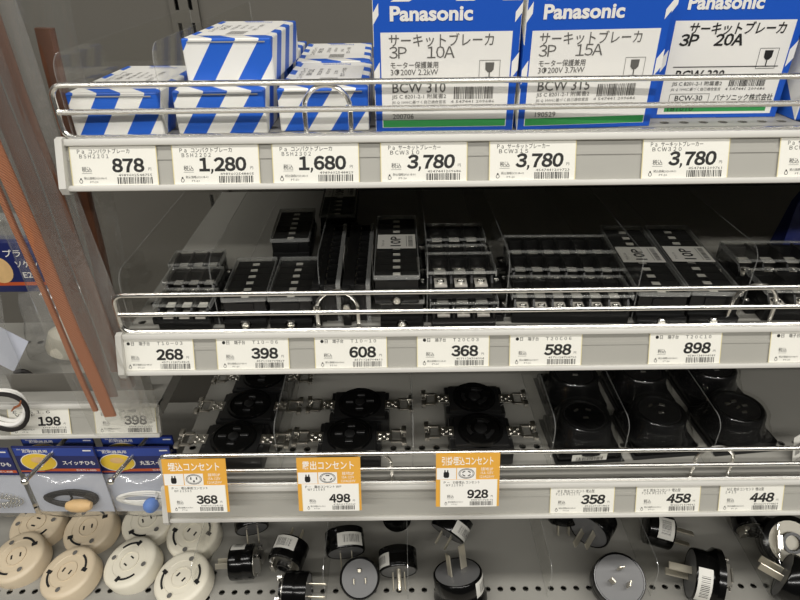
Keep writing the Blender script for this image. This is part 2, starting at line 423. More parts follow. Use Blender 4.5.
def two(l1, l2): return [(l1, .0055, .0222, .0025, .036), (l2, .0068, .0190, .0024, .0200)]
cb, sb = 'コンパクトブレーカ', 'サーキットブレーカー'
for i, (px, n1, n2, pr, code, lab) in enumerate((
        (72.4, 'Ｐａ  '+cb, 'ＢＳＨ２２０１', '878', '4989602548755', 'white price tag reading 878 at the left end of the top rail'),
        (174, 'Ｐａ  '+cb, 'ＢＳＨ２２０２', '1,280', '4989602548805', 'price tag 1,280 below the two stacked striped cartons'),
        (273.3, 'Ｐａ  '+cb, 'ＢＳＨ２３０２', '1,680', '4989602548829', 'price tag 1,680 below the wire arch of the top shelf'),
        (380.8, 'Ｐａ  '+sb, ' ＢＣＷ３１０', '3,780', '4547441209686', 'white price tag reading 3,780 below the 10A breaker carton'),
        (488.7, 'Ｐａ  '+sb, ' ＢＣＷ３１５', '3,780', '4547441209723', 'white price tag reading 3,780 below the 15A breaker carton'),
        (640.5, 'Ｐａ  '+sb, ' ＢＣＷ３２０', '3,780', '4547441209761', 'white price tag reading 3,780 below the 20A breaker carton'),
        (776, 'Ｐａ  '+sb, ' ＢＣＷ３３０', '4,280', '4547441209785', 'white price tag cut off by the right edge on the top rail'))):
    price_tag(on_rail(px, 182, .004, D1), two(n1, n2), pr, code, lab, 11+i, shear=.12 if 'BCW' in lab or '3,7' in pr else 0)
for i, (px, n1, pr, code, lab) in enumerate((
        (123, 'Ｔ１０－０３', '268', '4571128704805', 'white price tag reading 268 at the left end of the middle rail'),
        (217.7, 'Ｔ１０－０６', '398', '4571128704829', 'price tag 398 below the long six pole terminal blocks'),
        (315.3, 'Ｔ１０－１０', '608', '4571128704811', 'price tag 608 below the ridged blocks standing on edge'),
        (417, 'Ｔ２０Ｃ０３', '368', '4571128704904', 'price tag 368 below the three pole screw terminal blocks'),
        (509, 'Ｔ２０Ｃ０６', '588', '4571128704790', 'price tag 588 below the wide six pole terminal blocks'),
        (647.5, 'Ｔ２０Ｃ１０', '898', '4580138904585', 'price tag 898 below the slanting ten pole blocks'),
        (767.5, 'Ｔ３０Ｃ０３', '998', '4580138904602', 'white price tag cut off by the right edge on the middle rail'))):
    price_tag(on_rail(px, 367, .004, D2), [('●日', .005, .0222, .0025, .006), ('端子台', .0150, .0222, .0025, .009), (n1, .030, .0222, .0025, .021)], pr, code, lab, 31+i, shear=.12 if i > 3 else 0)
for i, (px, n1, pr, code, lab) in enumerate((
        (549.5, 'Ｐ１５Ａ  ＭＥ１５７５', '358', '4562271304835', 'price tag 358 below the first blister packed receptacle'),
        (634.8, 'Ｐ２０Ａ  ＭＥ２５７６', '458', '4562271304842', 'price tag 458 below the second blister packed receptacle'),
        (717.6, '１４１５', '448', '4562271304859', 'white price tag reading 448 at the right of the third rail'))):
    price_tag(on_rail(px, 512, -.018, D3), [('ＭＥ 防水コンセント 埋込型', .007, .0212, .0024, .034), (n1, .0055, .0185, .0023, .022 if i < 2 else .010)], pr, code, lab, 51+i, shear=.14)
price_tag(on_rail(10, 432, .042, 1.0665), two('Ｅ－Ｓ１.６', 'ＶＦＦ'), '198', '4904100120116', 'white price tag reading 198 on the left shelf rail', 71)
price_tag(on_rail(96, 432, .042, 1.0665), two('アース線', 'Ｅ－５.５'), '398', '4904100120123', 'white price tag half hidden by the copper bags on the left rail', 72)

# yellow product cards -----------------------------------------------------
def pop_card(px, py, title, kind, label):
    o = at(px, py, Y=-.034); wd = .0645; ht = .0555
    M = frame(o, (1, 0, 0), V((0, math.sin(.30), math.cos(.30))), V((0, -math.cos(.30), math.sin(.30)))) @ Mx.Diagonal((.855, .925, 1, 1))
    mb = MB(); mb.b2(0, wd, -ht, 0, -.0006, 0); t = mb.obj('product_card', 'yellow', None, M); tag(t, label, 'sign', 'yellow product cards')
    e = .0001
    mb = MB(); mb.quad(.0008, .0205, -.0268, -.0150, e); mb.quad(.0213, .0405, -.0268, -.0150, e); mb.obj('white_field', 'white', t, smooth=False)
    m = MB(); m.text(title, .0058, -.0115, .0066, e, 0, None, wd-.0125, .012, 'l', 2)
    m.text('接地2P', .0455, -.0178, .0026, e, 0, None, .0125, .002, 'l', 1); m.text('15A 125V', .0455, -.0217, .0026, e, 0, None, .0125, .002, 'l', 1); m.text('120A250V', .0445, -.0256, .0026, e, 0, None, .0145, .002, 'l', 1)
    m.obj('lettering', 'paper', t, smooth=False)
    m = MB(); e2 = .0002
    m.prism([(.0082, -.0192), (.0128, -.0192), (.0133, -.0205), (.0133, -.0238), (.0122, -.0252), (.0088, -.0252), (.0077, -.0238), (.0077, -.0205)], e, e2)
    m.b2(.0085, .0097, -.0192, -.0172, e, e2); m.b2(.0113, .0125, -.0192, -.0172, e, e2)
    c = (.0309, -.0209)
    m.tube([(c[0]+.0078*math.cos(i*math.pi/12), c[1]+.0050*math.sin(i*math.pi/12), e) for i in range(24)], .0003, 4, True)
    m.tube([(c[0]+.0066*math.cos(i*math.pi/12), c[1]+.0041*math.sin(i*math.pi/12), e) for i in range(24)], .0002, 4, True)
    if kind == 0:
        m.b2(c[0]-.0035, c[0]-.0023, c[1]-.0003, c[1]+.0022, e, e2); m.b2(c[0]+.0023, c[0]+.0035, c[1]-.0003, c[1]+.0022, e, e2); m.b2(c[0]-.0008, c[0]+.0008, c[1]-.003, c[1]-.0010, e, e2)
    else:
        for a in (90, 210, 330) if kind == 1 else (45, 135, 225, 315):
            p = [(c[0]+.0042*math.cos(math.radians(a+d)), c[1]+.0026*math.sin(math.radians(a+d)), e) for d in (-26, -13, 0, 13, 26)]
            m.tube(p, .0005, 4)
    m.obj('icon_print', 'ink', t, smooth=False)
    return M
for i, (px, py, title, kind, l1, pr, code, lab, lab2) in enumerate((
        (161, 459.5, '埋込コンセント', 0, '埋込専用コンセント', '368', '4989601724158', 'yellow card for flush sockets, leftmost of the three cards', 'white price tag reading 368 stuck below the leftmost yellow card'),
        (296, 458, '露出コンセント', 1, '露出コンセント ＷＰ', '498', '4989601724165', 'yellow card for surface sockets, middle of the three cards', 'white price tag reading 498 stuck below the middle yellow card'),
        (436, 453.5, '引掛埋込コンセント', 2, '引掛埋込 コンセント', '928', '4989601724172', 'yellow card for twist lock sockets, rightmost of the three cards', 'white price tag reading 928 stuck below the rightmost yellow card'))):
    M = pop_card(px, py, title, kind, lab)
    price_tag(M @ Mx.Translation((.0040, -.0555, .0006)), [('Ｐ－', .004, .0255, .0022, .006), (l1, .0135, .0255, .0022, .028), ('ＷＦ２１５８５', .0062, .0226, .0021, .018)], pr, code, lab2, 61+i, wd=.0585, ht=.0285)

# ------------------------------------------------------------------ clear dividers
def divider(x, y0, y1, z, h, label, rz=0, rc=.012):
    mb = MB(); t_ = .0008; pts = [(0, 0), (y1-y0, 0), (y1-y0, h)]+[(rc-rc*math.sin(k*math.pi/10), h-rc+rc*math.cos(k*math.pi/10)) for k in range(6)]
    n = len(pts); vs = [(sx*t_/2, p[0], p[1]) for sx in (-1, 1) for p in pts]
    fs = [tuple(range(n)), tuple(range(2*n-1, n-1, -1))]
    mb.add(vs, fs, 0); mb.add(vs, [(i, n+i, n+(i+1) % n, (i+1) % n) for i in range(n)], 1)
    o = mb.obj('clear_divider', ['clear', 'clear_edge'], None, T(x, y0, z, rz), smooth=False)
    return tag(o, label, 'divider', 'clear shelf dividers')
divider(X0+.001, .014, .325, D1+.0006, .054, 'clear plastic side panel at the left end of the top shelf')
divider(-.1605, .014, .325, D1+.0006, .060, 'clear plastic divider between the first two stacks of striped cartons')
divider(X0+.001, .018, .325, D2+.0006, .050, 'clear plastic side panel at the left end of the middle shelf')
for px, y0, h, lab in ((221, .016, .062, 'clear divider between the three pole and six pole terminal blocks'),
                       (322, .022, .060, 'clear divider beside the standing ridged terminal blocks'),
                       (427, .016, .062, 'clear divider left of the screw terminal blocks with clear covers'),
                       (505, .016, .062, 'clear divider left of the wide six pole terminal blocks'),
                       (633, .016, .062, 'clear divider left of the slanting ten pole terminal blocks'),
                       (742, .016, .066, 'clear divider left of the large terminal blocks at right')):
    divider(at(px, 325, Z=D2).x, y0, .325, D2+.0006, h, lab, rz=.0 if px < 500 else .02)
for px, lab in ((281, 'clear divider between the first two columns of eared sockets'), (413, 'clear divider between second and third columns of eared sockets'),
                (549, 'clear divider left of the blister packed round receptacles'), (620, 'clear divider between the first two blister packed receptacles'),
                (708, 'clear divider between the last two blister packed receptacles')):
    divider(at(px, 470, Z=D3).x, -.002, .325, D3+.0006, .058, lab)
for px, lab in ((326, 'clear divider on the lowest shelf behind the small three pin plugs'), (408, 'clear divider on the lowest shelf left of the big upright plug'),
                (548, 'clear divider on the lowest shelf right of the empty bay'), (652, 'clear divider on the lowest shelf right of the three slot face plug'),
                (772, 'clear divider on the lowest shelf near the right edge')):
    divider(at(px, 600, Z=D4).x, -.006, .325, D4+.0006, .05, lab)
divider(X0-.002, .0, .325, D4+.0006, .05, 'clear divider between beige sockets and black plugs')

# ------------------------------------------------------------------ breaker cartons
def striped_carton(M, label):
    def make():
        W, L, H = .063, .104, .0295
        t = thing('breaker_carton', '', 'box'); b = MB(); b.box((0, L/2, H/2), (W, L, H), 0, None, .0008, 1); b.obj('carton', 'stripes', t)
        pb = MB(); z = H+.0002; pb.quad(-W/2+.006, W/2-.006, .014, L-.006, z); pb.obj('white_panel', 'white', t, smooth=False)
        p = MB(); z = H+.0004
        A = Mx.Translation((0, 0, z)) @ Mx.Rotation(math.pi/2, 4, 'Z')
        for k, (s_, x, y, h) in enumerate((('コンパクトブレーカ', .034, .019, .0032), ('BSH 2202', .046, .013, .0042), ('2P1E 20A 100V', .046, .006, .0030), ('AC100V 110V', .050, .000, .0026),
                                           ('JIS C 8211', .050, -.006, .0024), ('安全ブレーカ 住宅用', .040, -.012, .0026))):
            p.text(s_, x, y, h, 0, 0, A, None, .004, 'l', 1)
        p.text('Panasonic', .086, .0165, .0040, 0, 1, Mx.Translation((0, 0, z)) @ Mx.Rotation(math.pi, 4, 'Z') @ Mx.Translation((-.10, -.11, 0)), None, .02)
        p.barcode(.018, -.008, .018, .013, 0, 0, A, 14, 5)
        p.obj('top_print', ['ink_grey', 'blue'], t, smooth=False)
        f = MB(); f.b2(-W/2+.004, W/2-.004, -.0006, 0, H-.0026, H-.0018); f.obj('flap_edge', 'silver_print', t)
        return t
    return reuse(PROTO, 'carton', make, M, label, 'striped breaker cartons')
striped_carton(T(-.1955, .0165, D1, -.03), 'blue and white striped breaker carton at the left end of the top shelf')
striped_carton(T(-.1235, .0195, D1, 0), 'striped breaker carton at the front, below another striped carton')
striped_carton(T(-.1195, .0455, D1+.0298, -.03), 'striped breaker carton lying on top of another striped carton')
striped_carton(T(-.0520, .0235, D1, 0), 'striped breaker carton at the front, touching the wide blue 10A carton')
striped_carton(T(-.0540, .1300, D1, .02), 'striped breaker carton in second row behind the wire arch')
striped_carton(T(-.1230, .1480, D1, 0), 'striped breaker carton mostly hidden behind the two stacked cartons')

def big_carton(M, label, amp, model, kw, W=.097, H=.0865, L=.062, dark=False, date='200706'):
    t = thing('breaker_carton', label, 'box', M, 'wide breaker cartons')
    b = MB(); b.box((W/2, L/2, H/2), (W, L, H), 0, None, .0006, 1)
    b.obj('carton', 'stripes_tall', t)
    A = frame((0, 0, 0), (1, 0, 0), (0, 0, 1), (0, -1, 0))
    def uv(u, v): return u*W, (1-v)*H
    e = .0002
    f = MB(); f.quad(.0004, W-.0004, .0004, H-.0004, e, 0, A)
    f.obj('blue_front', 'blue', t, smooth=False)
    c = MB(); e = .0003   # white corner flashes
    for (u0, u1, v0, v1) in ((0, .04, .05, .20), (.955, 1, .05, .19), (0, .04, .46, .64), (.955, 1, .40, .60)):
        x0, y1 = uv(u0, v0); x1, y0 = uv(u1, v1)
        c.add([(x0, y0, e), (x1, y0+.006, e), (x1, y1, e), (x0, y1-.006, e)], [(0, 1, 2, 3)], 0, A)
    for u in (.12, .55, .86): x, _ = uv(u, 0); c.add([(x, H-.0035, e), (x+.012, H-.0035, e), (x+.018, H-.0005, e), (x+.006, H-.0005, e)], [(0, 1, 2, 3)], 0, A)
    x0, y1 = uv(.05, .25); x1, y0 = uv(.945, .965); c.quad(x0, x1, y0, y1, e, 0, A)
    c.obj('white_panel', 'white', t, smooth=False)
    g = MB(); xg0, yg0 = uv(.055, .962); xg1, yg1 = uv(.94, .905)
    if dark: xg0, yg0 = uv(.10, .945); xg1, yg1 = uv(.90, .895)
    g.quad(xg0, xg1, yg0, yg1, .0004, 0, A); g.obj('green_band', 'green', t, smooth=False)
    lg = MB(); x, y = uv(.115, .168); lg.text('Panasonic', x, y, .0082, .0005, 0, A, .555*W, .035, 'l', 3); lg.obj('logo', 'white', t, smooth=False)
    p = MB(); e = .0005; bd = .022 if dark else .0
    def put(s_, u, v, h, wd, b_=0, sh=0, res=2): x, y = uv(u, v); p.text(s_, x, y, h, e, 0, A, wd*W, b_, 'l', res, sh)
    sh = .12 if dark else 0
    put('サーキットブレーカ', .105 if not dark else .16, .345, .0060, .715, .004+bd*.6, sh)
    def figures(q, u, v, h, adv):
        x, y = uv(u, v)
        for ch in q:
            vs, fs = text_geo(chr(ord(ch)+0xFEE0), h/.735, bd*1.4, 2); x0 = min(p_[0] for p_ in vs); x1 = max(p_[0] for p_ in vs); y0 = min(p_[1] for p_ in vs)
            p.add([(x+(p_[0]-(x0+x1)/2)*1.08+adv/2+sh*p_[1], y+p_[1]-y0, e) for p_ in vs], fs, 0, A); x += adv
    figures('3P', .105, .435, .0072, .0060 if not dark else .0066); figures(amp, .365, .435, .0072, .0060 if not dark else .0066)
    if not dark:
        put('モーター保護兼用', .115, .505, .0032, .33, .008, 0, 2); put('3Φ200V '+kw, .115, .558, .0036, .33, .004)
    else:
        x0, y0 = uv(.10, .595); x1, _ = uv(.90, 0); p.quad(x0, x1, y0, y0+.0006, e, 0, A)
    put(model, .125, .69, .0064, .375, .006+bd*.5, sh)
    put('JIS C 8201-2-1 附属書2', .12, .735, .0024, .385, .004, 0, 2); put('JIS Q 1000に基づく自己適合宣言', .12, .775, .0017, .385, .002, 0, 1)
    x, y = uv(.56, .745); p.barcode(x, y, .285*W, .0082, e, 0, A, 26, 9); put('4 547441 209686', .54, .775, .0018, .31, 0, 0, 1)
    put(date, .125, .895 if not dark else .94, .0034, .15 if not dark else .2, .0)
    if dark:
        x0, y0 = uv(.12, .87); x1, y1 = uv(.43, .80)
        for q in ((x0, x1, y0, y0+.0003), (x0, x1, y1-.0003, y1), (x0, x0+.0003, y0, y1), (x1-.0003, x1, y0, y1)): p.quad(*q, e, 0, A)
        put('BCW-30', .165, .855, .0036, .215, .008); put('パナソニック株式会社', .47, .855, .0036, .46, .008, 0, 1)
    else:
        x0, y0 = uv(.12, .835); p.quad(x0, x0+.3*W, y0, y0+.0002, e, 0, A)
    p.obj('lettering', 'ink' if dark else 'ink_grey', t, smooth=False)
    q = MB(); x0, y0 = uv(.73, .61); x1, y1 = uv(.875, .455)   # wine glass mark in its frame
    for r in ((x0, x1, y0, y0+.0003), (x0, x1, y1-.0003, y1), (x0, x0+.0003, y0, y1), (x1-.0003, x1, y0, y1)): q.quad(*r, e, 0, A)
    cx = (x0+x1)/2; q.add([(cx-.003, y1-.0015, e), (cx+.003, y1-.0015, e), (cx+.0028, y1-.006, e), (cx+.0012, y1-.0078, e), (cx-.0012, y1-.0078, e), (cx-.0028, y1-.006, e)], [(5, 4, 3, 2, 1, 0)], 0, A)
    q.quad(cx-.0004, cx+.0004, y0+.0016, y1-.0075, e, 0, A); q.quad(cx-.0026, cx+.0026, y0+.0013, y0+.0019, e, 0, A)
    q.obj('fragile_mark', 'ink' if dark else 'ink_grey', t, smooth=False)
    return t
big_carton(T(-.0155, .0195, D1, .012), 'wide blue and white breaker carton printed 3P 10A', '10A', 'BCW 310', '2.2kW')
big_carton(T(.0840, .0190, D1, .075), 'wide blue and white breaker carton printed 3P 15A', '15A', 'BCW 315', '3.7kW', date='190529')
big_carton(T(.1885, .0470, D1, .00), 'wide blue and white breaker carton printed 3P 20A in bold', '20A', 'BCW 320', '', W=.094, H=.089, dark=True, date='181010')
big_carton(T(.291, .036, D1, .05), 'wide breaker carton cut off by the right edge of the top shelf', '30A', 'BCW 330', '', dark=True, date='181010')

# ------------------------------------------------------------------ terminal blocks
def screw(mb, x, y, z, r, mi=0, M=None):
    mb.lathe([(r, 0), (r, r*.35), (r*.8, r*.6), (0, r*.6)], 10, mi, (M or Mx()) @ Mx.Translation((x, y, z)))
    mb.box((x, y, z+r*.62), (r*1.3, r*.25, r*.1), mi, M)
def cross_block(key, n, pitch, dep, h, M, label, group, squares=False, cover=True):
    """terminal block with its poles side by side across the shelf"""
    def make():
        t = thing('terminal_block', '', 'terminal block'); W = n*pitch+.004; tw = W+.016; hb = h*.42
        b = MB(); b.b2(-W/2, W/2, 0, dep, 0, hb, 0, None, .0008); b.b2(-tw/2, tw/2, dep*.25, dep*.75, 0, h*.28, 0, None, .0008)
        b.b2(-W/2, W/2, dep*.40, dep*.64, hb, h*.62); b.b2(-W/2, W/2, dep*.86, dep, hb, h*.86); b.obj('base', 'black', t)
        for i in range(n+1):
            x = -W/2+.002+i*pitch
            MB().add([(x+s_*.0009, y, z) for s_ in (-1, 1) for y, z in ((.0005, hb*.9), (dep*.98, hb*.9), (dep*.98, h*.93), (dep*.62, h*.95), (dep*.12, h*.80), (.0005, h*.6))],
                     [(0, 1, 2, 3, 4, 5), (11, 10, 9, 8, 7, 6)]+[(k, 6+k, 6+(k+1) % 6, (k+1) % 6) for k in range(6)]).obj('barrier', 'black', t)
        for i in range(n):
            x = -W/2+.002+(i+.5)*pitch; pw = pitch*.62
            m = MB(); m.b2(x-pw/2, x+pw/2, dep*.05, dep*.40, hb, hb+.0012, 0, None); m.b2(x-pw/2, x+pw/2, dep*.64, dep*.88, hb, hb+.0012)
            tm = m.obj('terminal', 'tin', t)
            s_ = MB(); screw(s_, x, dep*.22, hb+.0012, pitch*.20); s_.obj('screw', 'chrome', tm)
            s_ = MB(); screw(s_, x, dep*.74, hb+.0012, pitch*.20); s_.obj('screw', 'chrome', tm)
            MB().b2(x-pw*(.55 if squares else .46), x+pw*(.55 if squares else .46), dep*.40, dep*(.64 if squares else .58), h*.62, h*.66).obj('number_plate', 'sticker', t)
        if cover:
            c = MB(); cz = h
            c.b2(-W/2-.001, W/2+.001, dep*.04, dep*.96, cz-.0006, cz+.0006, 0); c.b2(-W/2-.001, W/2+.001, dep*.03, dep*.05, cz-.0015, cz+.0007, 1)
            c.b2(-W/2-.001, W/2+.001, dep*.95, dep*.97, cz-.0015, cz+.0007, 1)
            c.b2(-W/2-.0014, -W/2-.0004, dep*.04, dep*.96, cz-.004, cz+.0006, 1); c.b2(W/2+.0004, W/2+.0014, dep*.04, dep*.96, cz-.004, cz+.0006, 1)
            c.obj('clear_cover', ['blister', 'clear_edge'], t)
        for sx in (-1, 1):
            s_ = MB(); screw(s_, sx*(W/2+.0042), dep*.5, h*.28, .0025); s_.obj('fixing_screw', 'chrome', t)
        return t
    return reuse(PROTO, key, make, M, label, group)
g = 'three pole terminal blocks with clear covers'
cross_block('t1003', 3, .0135, .030, .023, T(-.1795, .012, D2, -.02), 'three pole terminal block at the front left of the middle shelf', g, True)
cross_block('t1003', 3, .0135, .030, .023, T(-.1825, .0455, D2+.003, .0), 'three pole terminal block second in the left end column', g, True)
cross_block('t1003', 3, .0135, .030, .023, T(-.1875, .0785, D2+.0035, .03), 'three pole terminal block furthest back in the left end column', g, True)
g = 'three pole screw terminal blocks'
cross_block('t20c03', 3, .0165, .038, .024, T(.0525, .0085, D2), 'three pole screw terminal block at the front, under another one', g)
cross_block('t20c03', 3, .0165, .038, .024, T(.0500, .0150, D2+.0247), 'three pole screw terminal block stacked on top at the front', g)
cross_block('t20c03', 3, .0165, .038, .024, T(.0515, .0565, D2+.0120), 'three pole screw terminal block in the middle row with low cover', g)
cross_block('t20c03', 3, .0165, .038, .024, T(.0525, .0975, D2+.0150), 'three pole screw terminal block in the back row', g)
g = 'six pole screw terminal blocks'
cross_block('t20c06', 6, .0155, .037, .026, T(.1420, .0140, D2, -.03), 'wide six pole terminal block in the front row', g)
cross_block('t20c06', 6, .0155, .037, .026, T(.1475, .0550, D2+.003, -.04), 'wide six pole terminal block in the middle row with lifted cover', g)
cross_block('t20c06', 6, .0155, .037, .026, T(.1520, .0965, D2, -.02), 'wide six pole terminal block in the back row', g)
g = 'large terminal blocks at the right'
cross_block('t30', 4, .0215, .042, .028, T(.3480, .0130, D2, -.03), 'large terminal block with pale plates in the front row at right', g, True)
cross_block('t30', 4, .0215, .042, .028, T(.3480, .0640, D2+.002, -.03), 'large terminal block with pale plates in the back row at right', g, True)

def long_block(key, n, pitch, wd, h, M, label, group, sticker=None, skew=0):
    """terminal block lying with its length into the shelf, end tab and screw to the front"""
    def make():
        t = thing('terminal_block', '', 'terminal block'); L = n*pitch+.004; y0 = .006; hb = h*.45
        b = MB(); b.b2(-wd/2, wd/2, y0, y0+L, 0, hb, 0, None, .0008); b.b2(-wd*.2, wd*.2, y0, y0+L, hb, h*.8)
        b.b2(-wd/2, wd/2, 0, y0+.001, 0, h*.30, 0, None, .0008); b.b2(-wd/2, wd/2, y0+L-.001, y0+L+.006, 0, h*.30, 0, None, .0008)
        b.obj('base', 'black', t)
        for i in range(n+1):
            y = y0+.002+i*pitch; MB().b2(-wd/2+.0006, wd/2-.0006, y-.0008, y+.0008, hb*.8, h*.9).obj('barrier', 'black', t)
        for i in range(n):
            y = y0+.002+(i+.5)*pitch
            m = MB(); m.b2(-wd*.46, -wd*.22, y-pitch*.3, y+pitch*.3, hb, hb+.001); m.b2(wd*.22, wd*.46, y-pitch*.3, y+pitch*.3, hb, hb+.001)
            tm = m.obj('terminal', 'zinc', t)
            for sx in (-1, 1): s_ = MB(); screw(s_, sx*wd*.34, y, hb+.001, pitch*.18); s_.obj('screw', 'zinc', tm)
            MB().b2(-wd*.085, wd*.085, y-pitch*.20, y+pitch*.20, h*.9, h*.905).obj('number_plate', 'sticker', t)
        c = MB(); c.b2(-wd*.49, wd*.49, y0, y0+L, h*.9, h*.935); c.obj('marking_strip', 'black_matt', t) if False else None
        c = MB()
        for i in range(n):
            y = y0+.002+(i+.5)*pitch
            c.b2(-wd*.48, -wd*.10, y-pitch*.45, y+pitch*.45, h*.86, h*.89); c.b2(wd*.10, wd*.48, y-pitch*.45, y+pitch*.45, h*.86, h*.89)
        tag(c.obj('shutter', 'black_matt', t), kind='stuff')
        c = MB(); c.b2(-wd/2-.0006, wd/2+.0006, y0-.0006, y0+L+.0006, h-.0006, h+.0006, 0)
        c.b2(-wd/2-.0008, -wd/2, y0, y0+L, h-.003, h+.0007, 1); c.b2(wd/2, wd/2+.0008, y0, y0+L, h-.003, h+.0007, 1); c.b2(-wd/2, wd/2, y0-.0008, y0, h-.003, h+.0007, 1); c.b2(-wd/2, wd/2, y0+L, y0+L+.0008, h-.003, h+.0007, 1)
        c.obj('clear_cover', ['blister', 'clear_edge'], t)
        s_ = MB(); A = frame((0, 0, h*.15), (1, 0, 0), (0, 0, 1), (0, -1, 0)); screw(s_, 0, 0, 0, .0034, 0, A); s_.obj('end_screw', 'chrome', t)
        mk = MB(); mk.lathe([(.0052, -.0002), (.0052, .0003)], 6, 0, A); mk.obj('screw_boss', 'black_gloss', t)
        if sticker:
            yc = y0+L*.52; lb = MB(); lb.b2(-wd*.47, wd*.47, yc-L*.115, yc+L*.115, h+.0006, h+.0009); st = lb.obj('sticker', 'sticker', t)
            p = MB(); A = Mx.Translation((0, yc, h+.001)) @ Mx.Rotation(math.pi/2, 4, 'Z')
            p.text(sticker, -L*.085, -.0035, wd*.24, 0, 0, A, L*.165, .02); p.quad(-L*.09, L*.09, -wd*.25, -wd*.24, 0, 0, A)
            p.barcode(-L*.09, -wd*.40, L*.18, wd*.11, 0, 0, A, 16, 3); p.text('T10-'+sticker[:2], -L*.085, wd*.30, wd*.06, 0, 0, A, L*.1, 0, 'l', 1)
            p.obj('sticker_print', 'ink', st, smooth=False)
        return t
    return reuse(PROTO, key, make, M, label, group)
g = 'six pole long terminal blocks'
long_block('t1006', 6, .0115, .0355, .026, T(-.1290, .012, D2, .035), 'long six pole terminal block with pale squares, left of the front pair', g)
long_block('t1006', 6, .0115, .0355, .026, T(-.0910, .012, D2, .010), 'long six pole terminal block with pale squares, right of the front pair', g)
long_block('t1006', 6, .0115, .0355, .026, T(-.1030, .100, D2+.012, .03), 'long six pole terminal block further back behind the front pair', g)
g = 'ten pole long terminal blocks'
long_block('t1010', 10, .0118, .036, .0225, T(.0015, .011, D2), 'ten pole terminal block lying under the one labelled 10P', g, '10P')
long_block('t1010', 10, .0118, .036, .0225, T(-.0025, .011, D2+.0232), 'ten pole terminal block labelled 10P on top beside the ridged blocks', g, '10P')
long_block('t1010', 10, .0118, .036, .0225, T(-.0640, .165, D2+.012, .02), 'ten pole terminal block far back above the ridged blocks', g, '10P')
stand = Mx.Rotation(math.pi/2, 4, 'Y')
long_block('t1010', 10, .0118, .036, .0225, T(-.0720, .014, D2+.0185, .02) @ stand, 'ten pole terminal block standing on edge, left of two', g, '10P')
long_block('t1010', 10, .0118, .036, .0225, T(-.0475, .014, D2+.0185, .0) @ stand, 'ten pole terminal block standing on edge, right of two', g, '10P')
g = 'slanting ten pole terminal blocks'
long_block('t20c10', 10, .0128, .040, .0285, T(.2160, .008, D2, -.045), 'ten pole terminal block with sticker, left of the slanting pair', g, '10P')
long_block('t20c10', 10, .0128, .040, .0285, T(.2590, .008, D2, -.06), 'ten pole terminal block with sticker, right of the slanting pair', g, '10P')

# ------------------------------------------------------------------ eared sockets
def eared_socket(key, face, M, label, group):
    def make():
        t = thing('flush_socket', '', 'socket'); h = .024
        b = MB(); b.b2(-.030, .030, -.0215, .0215, 0, h-.003, 0, None, .0012); b.b2(-.026, .026, -.0195, .0195, 0, h, 0, None, .0012); b.obj('body', 'black', t)
        r = .0205
        f = MB(); f.lathe([(r+.0015, h), (r+.001, h+.003), (r, h+.0035), (r-.002, h+.0035), (r-.0024, h+.0022), (0, h+.0022)], 32); f.obj('round_face', 'black_gloss', t)
        z = h+.0022; sl = MB()
        if face == 0:
            for (x, y, a) in ((-.0105, .0, 0), (.0105, .0015, 0), (0, -.010, 0), (.001, .0105, 0)):
                sl.box((x, y, z+.0008), (.0075 if abs(y) > .004 else .0080, .0032, .0016), 0, None, .0004, 1)
            sl.lathe([(.0050, z), (.0050, z+.0012), (.0042, z+.0016), (0, z+.0016)], 20)
        else:
            for a in (40, 160, 285):
                sl.lathe([(.0100, z), (.0100, z+.0013), (.0135, z+.0013), (.0135, z)], 8, 0, None, math.radians(a), math.radians(a+62))
            sl.lathe([(.0062, z), (.0062, z+.0014), (.0055, z+.0016), (0, z+.0016)], 20)
        sl.obj('contact_plate', 'black', t)
        for sx in (-1, 1):
            e = MB(); ze = h-.002
            e.b2(sx*.024, sx*.0365, -.0060, .0060, ze, ze+.0012)                                 # tab on the body
            e.add([(sx*x, y, zz) for zz in (ze, ze+.0012) for x, y in ((.036, -.0035), (.041, -.0085), (.041, .0085), (.036, .0035))],
                  [(0, 1, 2, 3), (7, 6, 5, 4), (0, 4, 5, 1), (1, 5, 6, 2), (2, 6, 7, 3), (3, 7, 4, 0)])
            for (x0, x1, y0, y1, zz) in ((.040, .053, .0060, .0088, .0016), (.040, .053, -.0088, -.0060, .0016), (.050, .0545, -.012, -.0045, .003), (.050, .0545, .0045, .012, .003), (.0485, .0505, -.0065, .0065, .0012)):
                e.b2(sx*x0, sx*x1, y0, y1, ze-.0004, ze+zz, 0, None, .0004)
            er = e.obj('mounting_ear', 'zinc', t)
            for (x, y) in ((.029, .0028), (.029, -.0028), (.033, .0), (.0365, .0032), (.0365, -.0032), (.0525, 0)):
                q = MB(); q.lathe([(.0016, ze+.001), (.0014, ze+.0021), (.0, ze+.0024)], 8, 0, Mx.Translation((sx*x, y, 0))); q.obj('rivet', 'chrome', er)
        return t
    return reuse(PROTO, key, make, M, label, group)
g = 'black flush sockets with zinc ears'
for k, (x, y, z, lab) in enumerate(((-.1615, .020, 0, 'front black eared socket in the left column'), (-.1560, .0665, .001, 'second black eared socket in the left column'),
                                    (-.1500, .1130, .002, 'third black eared socket in the left column, under the middle rail'))):
    eared_socket('s0', 0, T(x, y, D3+.001+z, -.02), lab, g)
for k, (x, y, z, lab) in enumerate(((-.0500, .0215, 0, 'front black eared socket in the second column'), (-.0425, .0665, .001, 'rear black eared socket in the second column'))):
    eared_socket('s0', 0, T(x, y, D3+.001+z, .0), lab, g)
for k, (x, y, z, lab) in enumerate(((.0765, .0265, 0, 'front black twist lock socket with curved slots'), (.0755, .0735, .001, 'rear black twist lock socket with curved slots'))):
    eared_socket('s1', 1, T(x, y, D3+.001+z, -.01), lab, g)

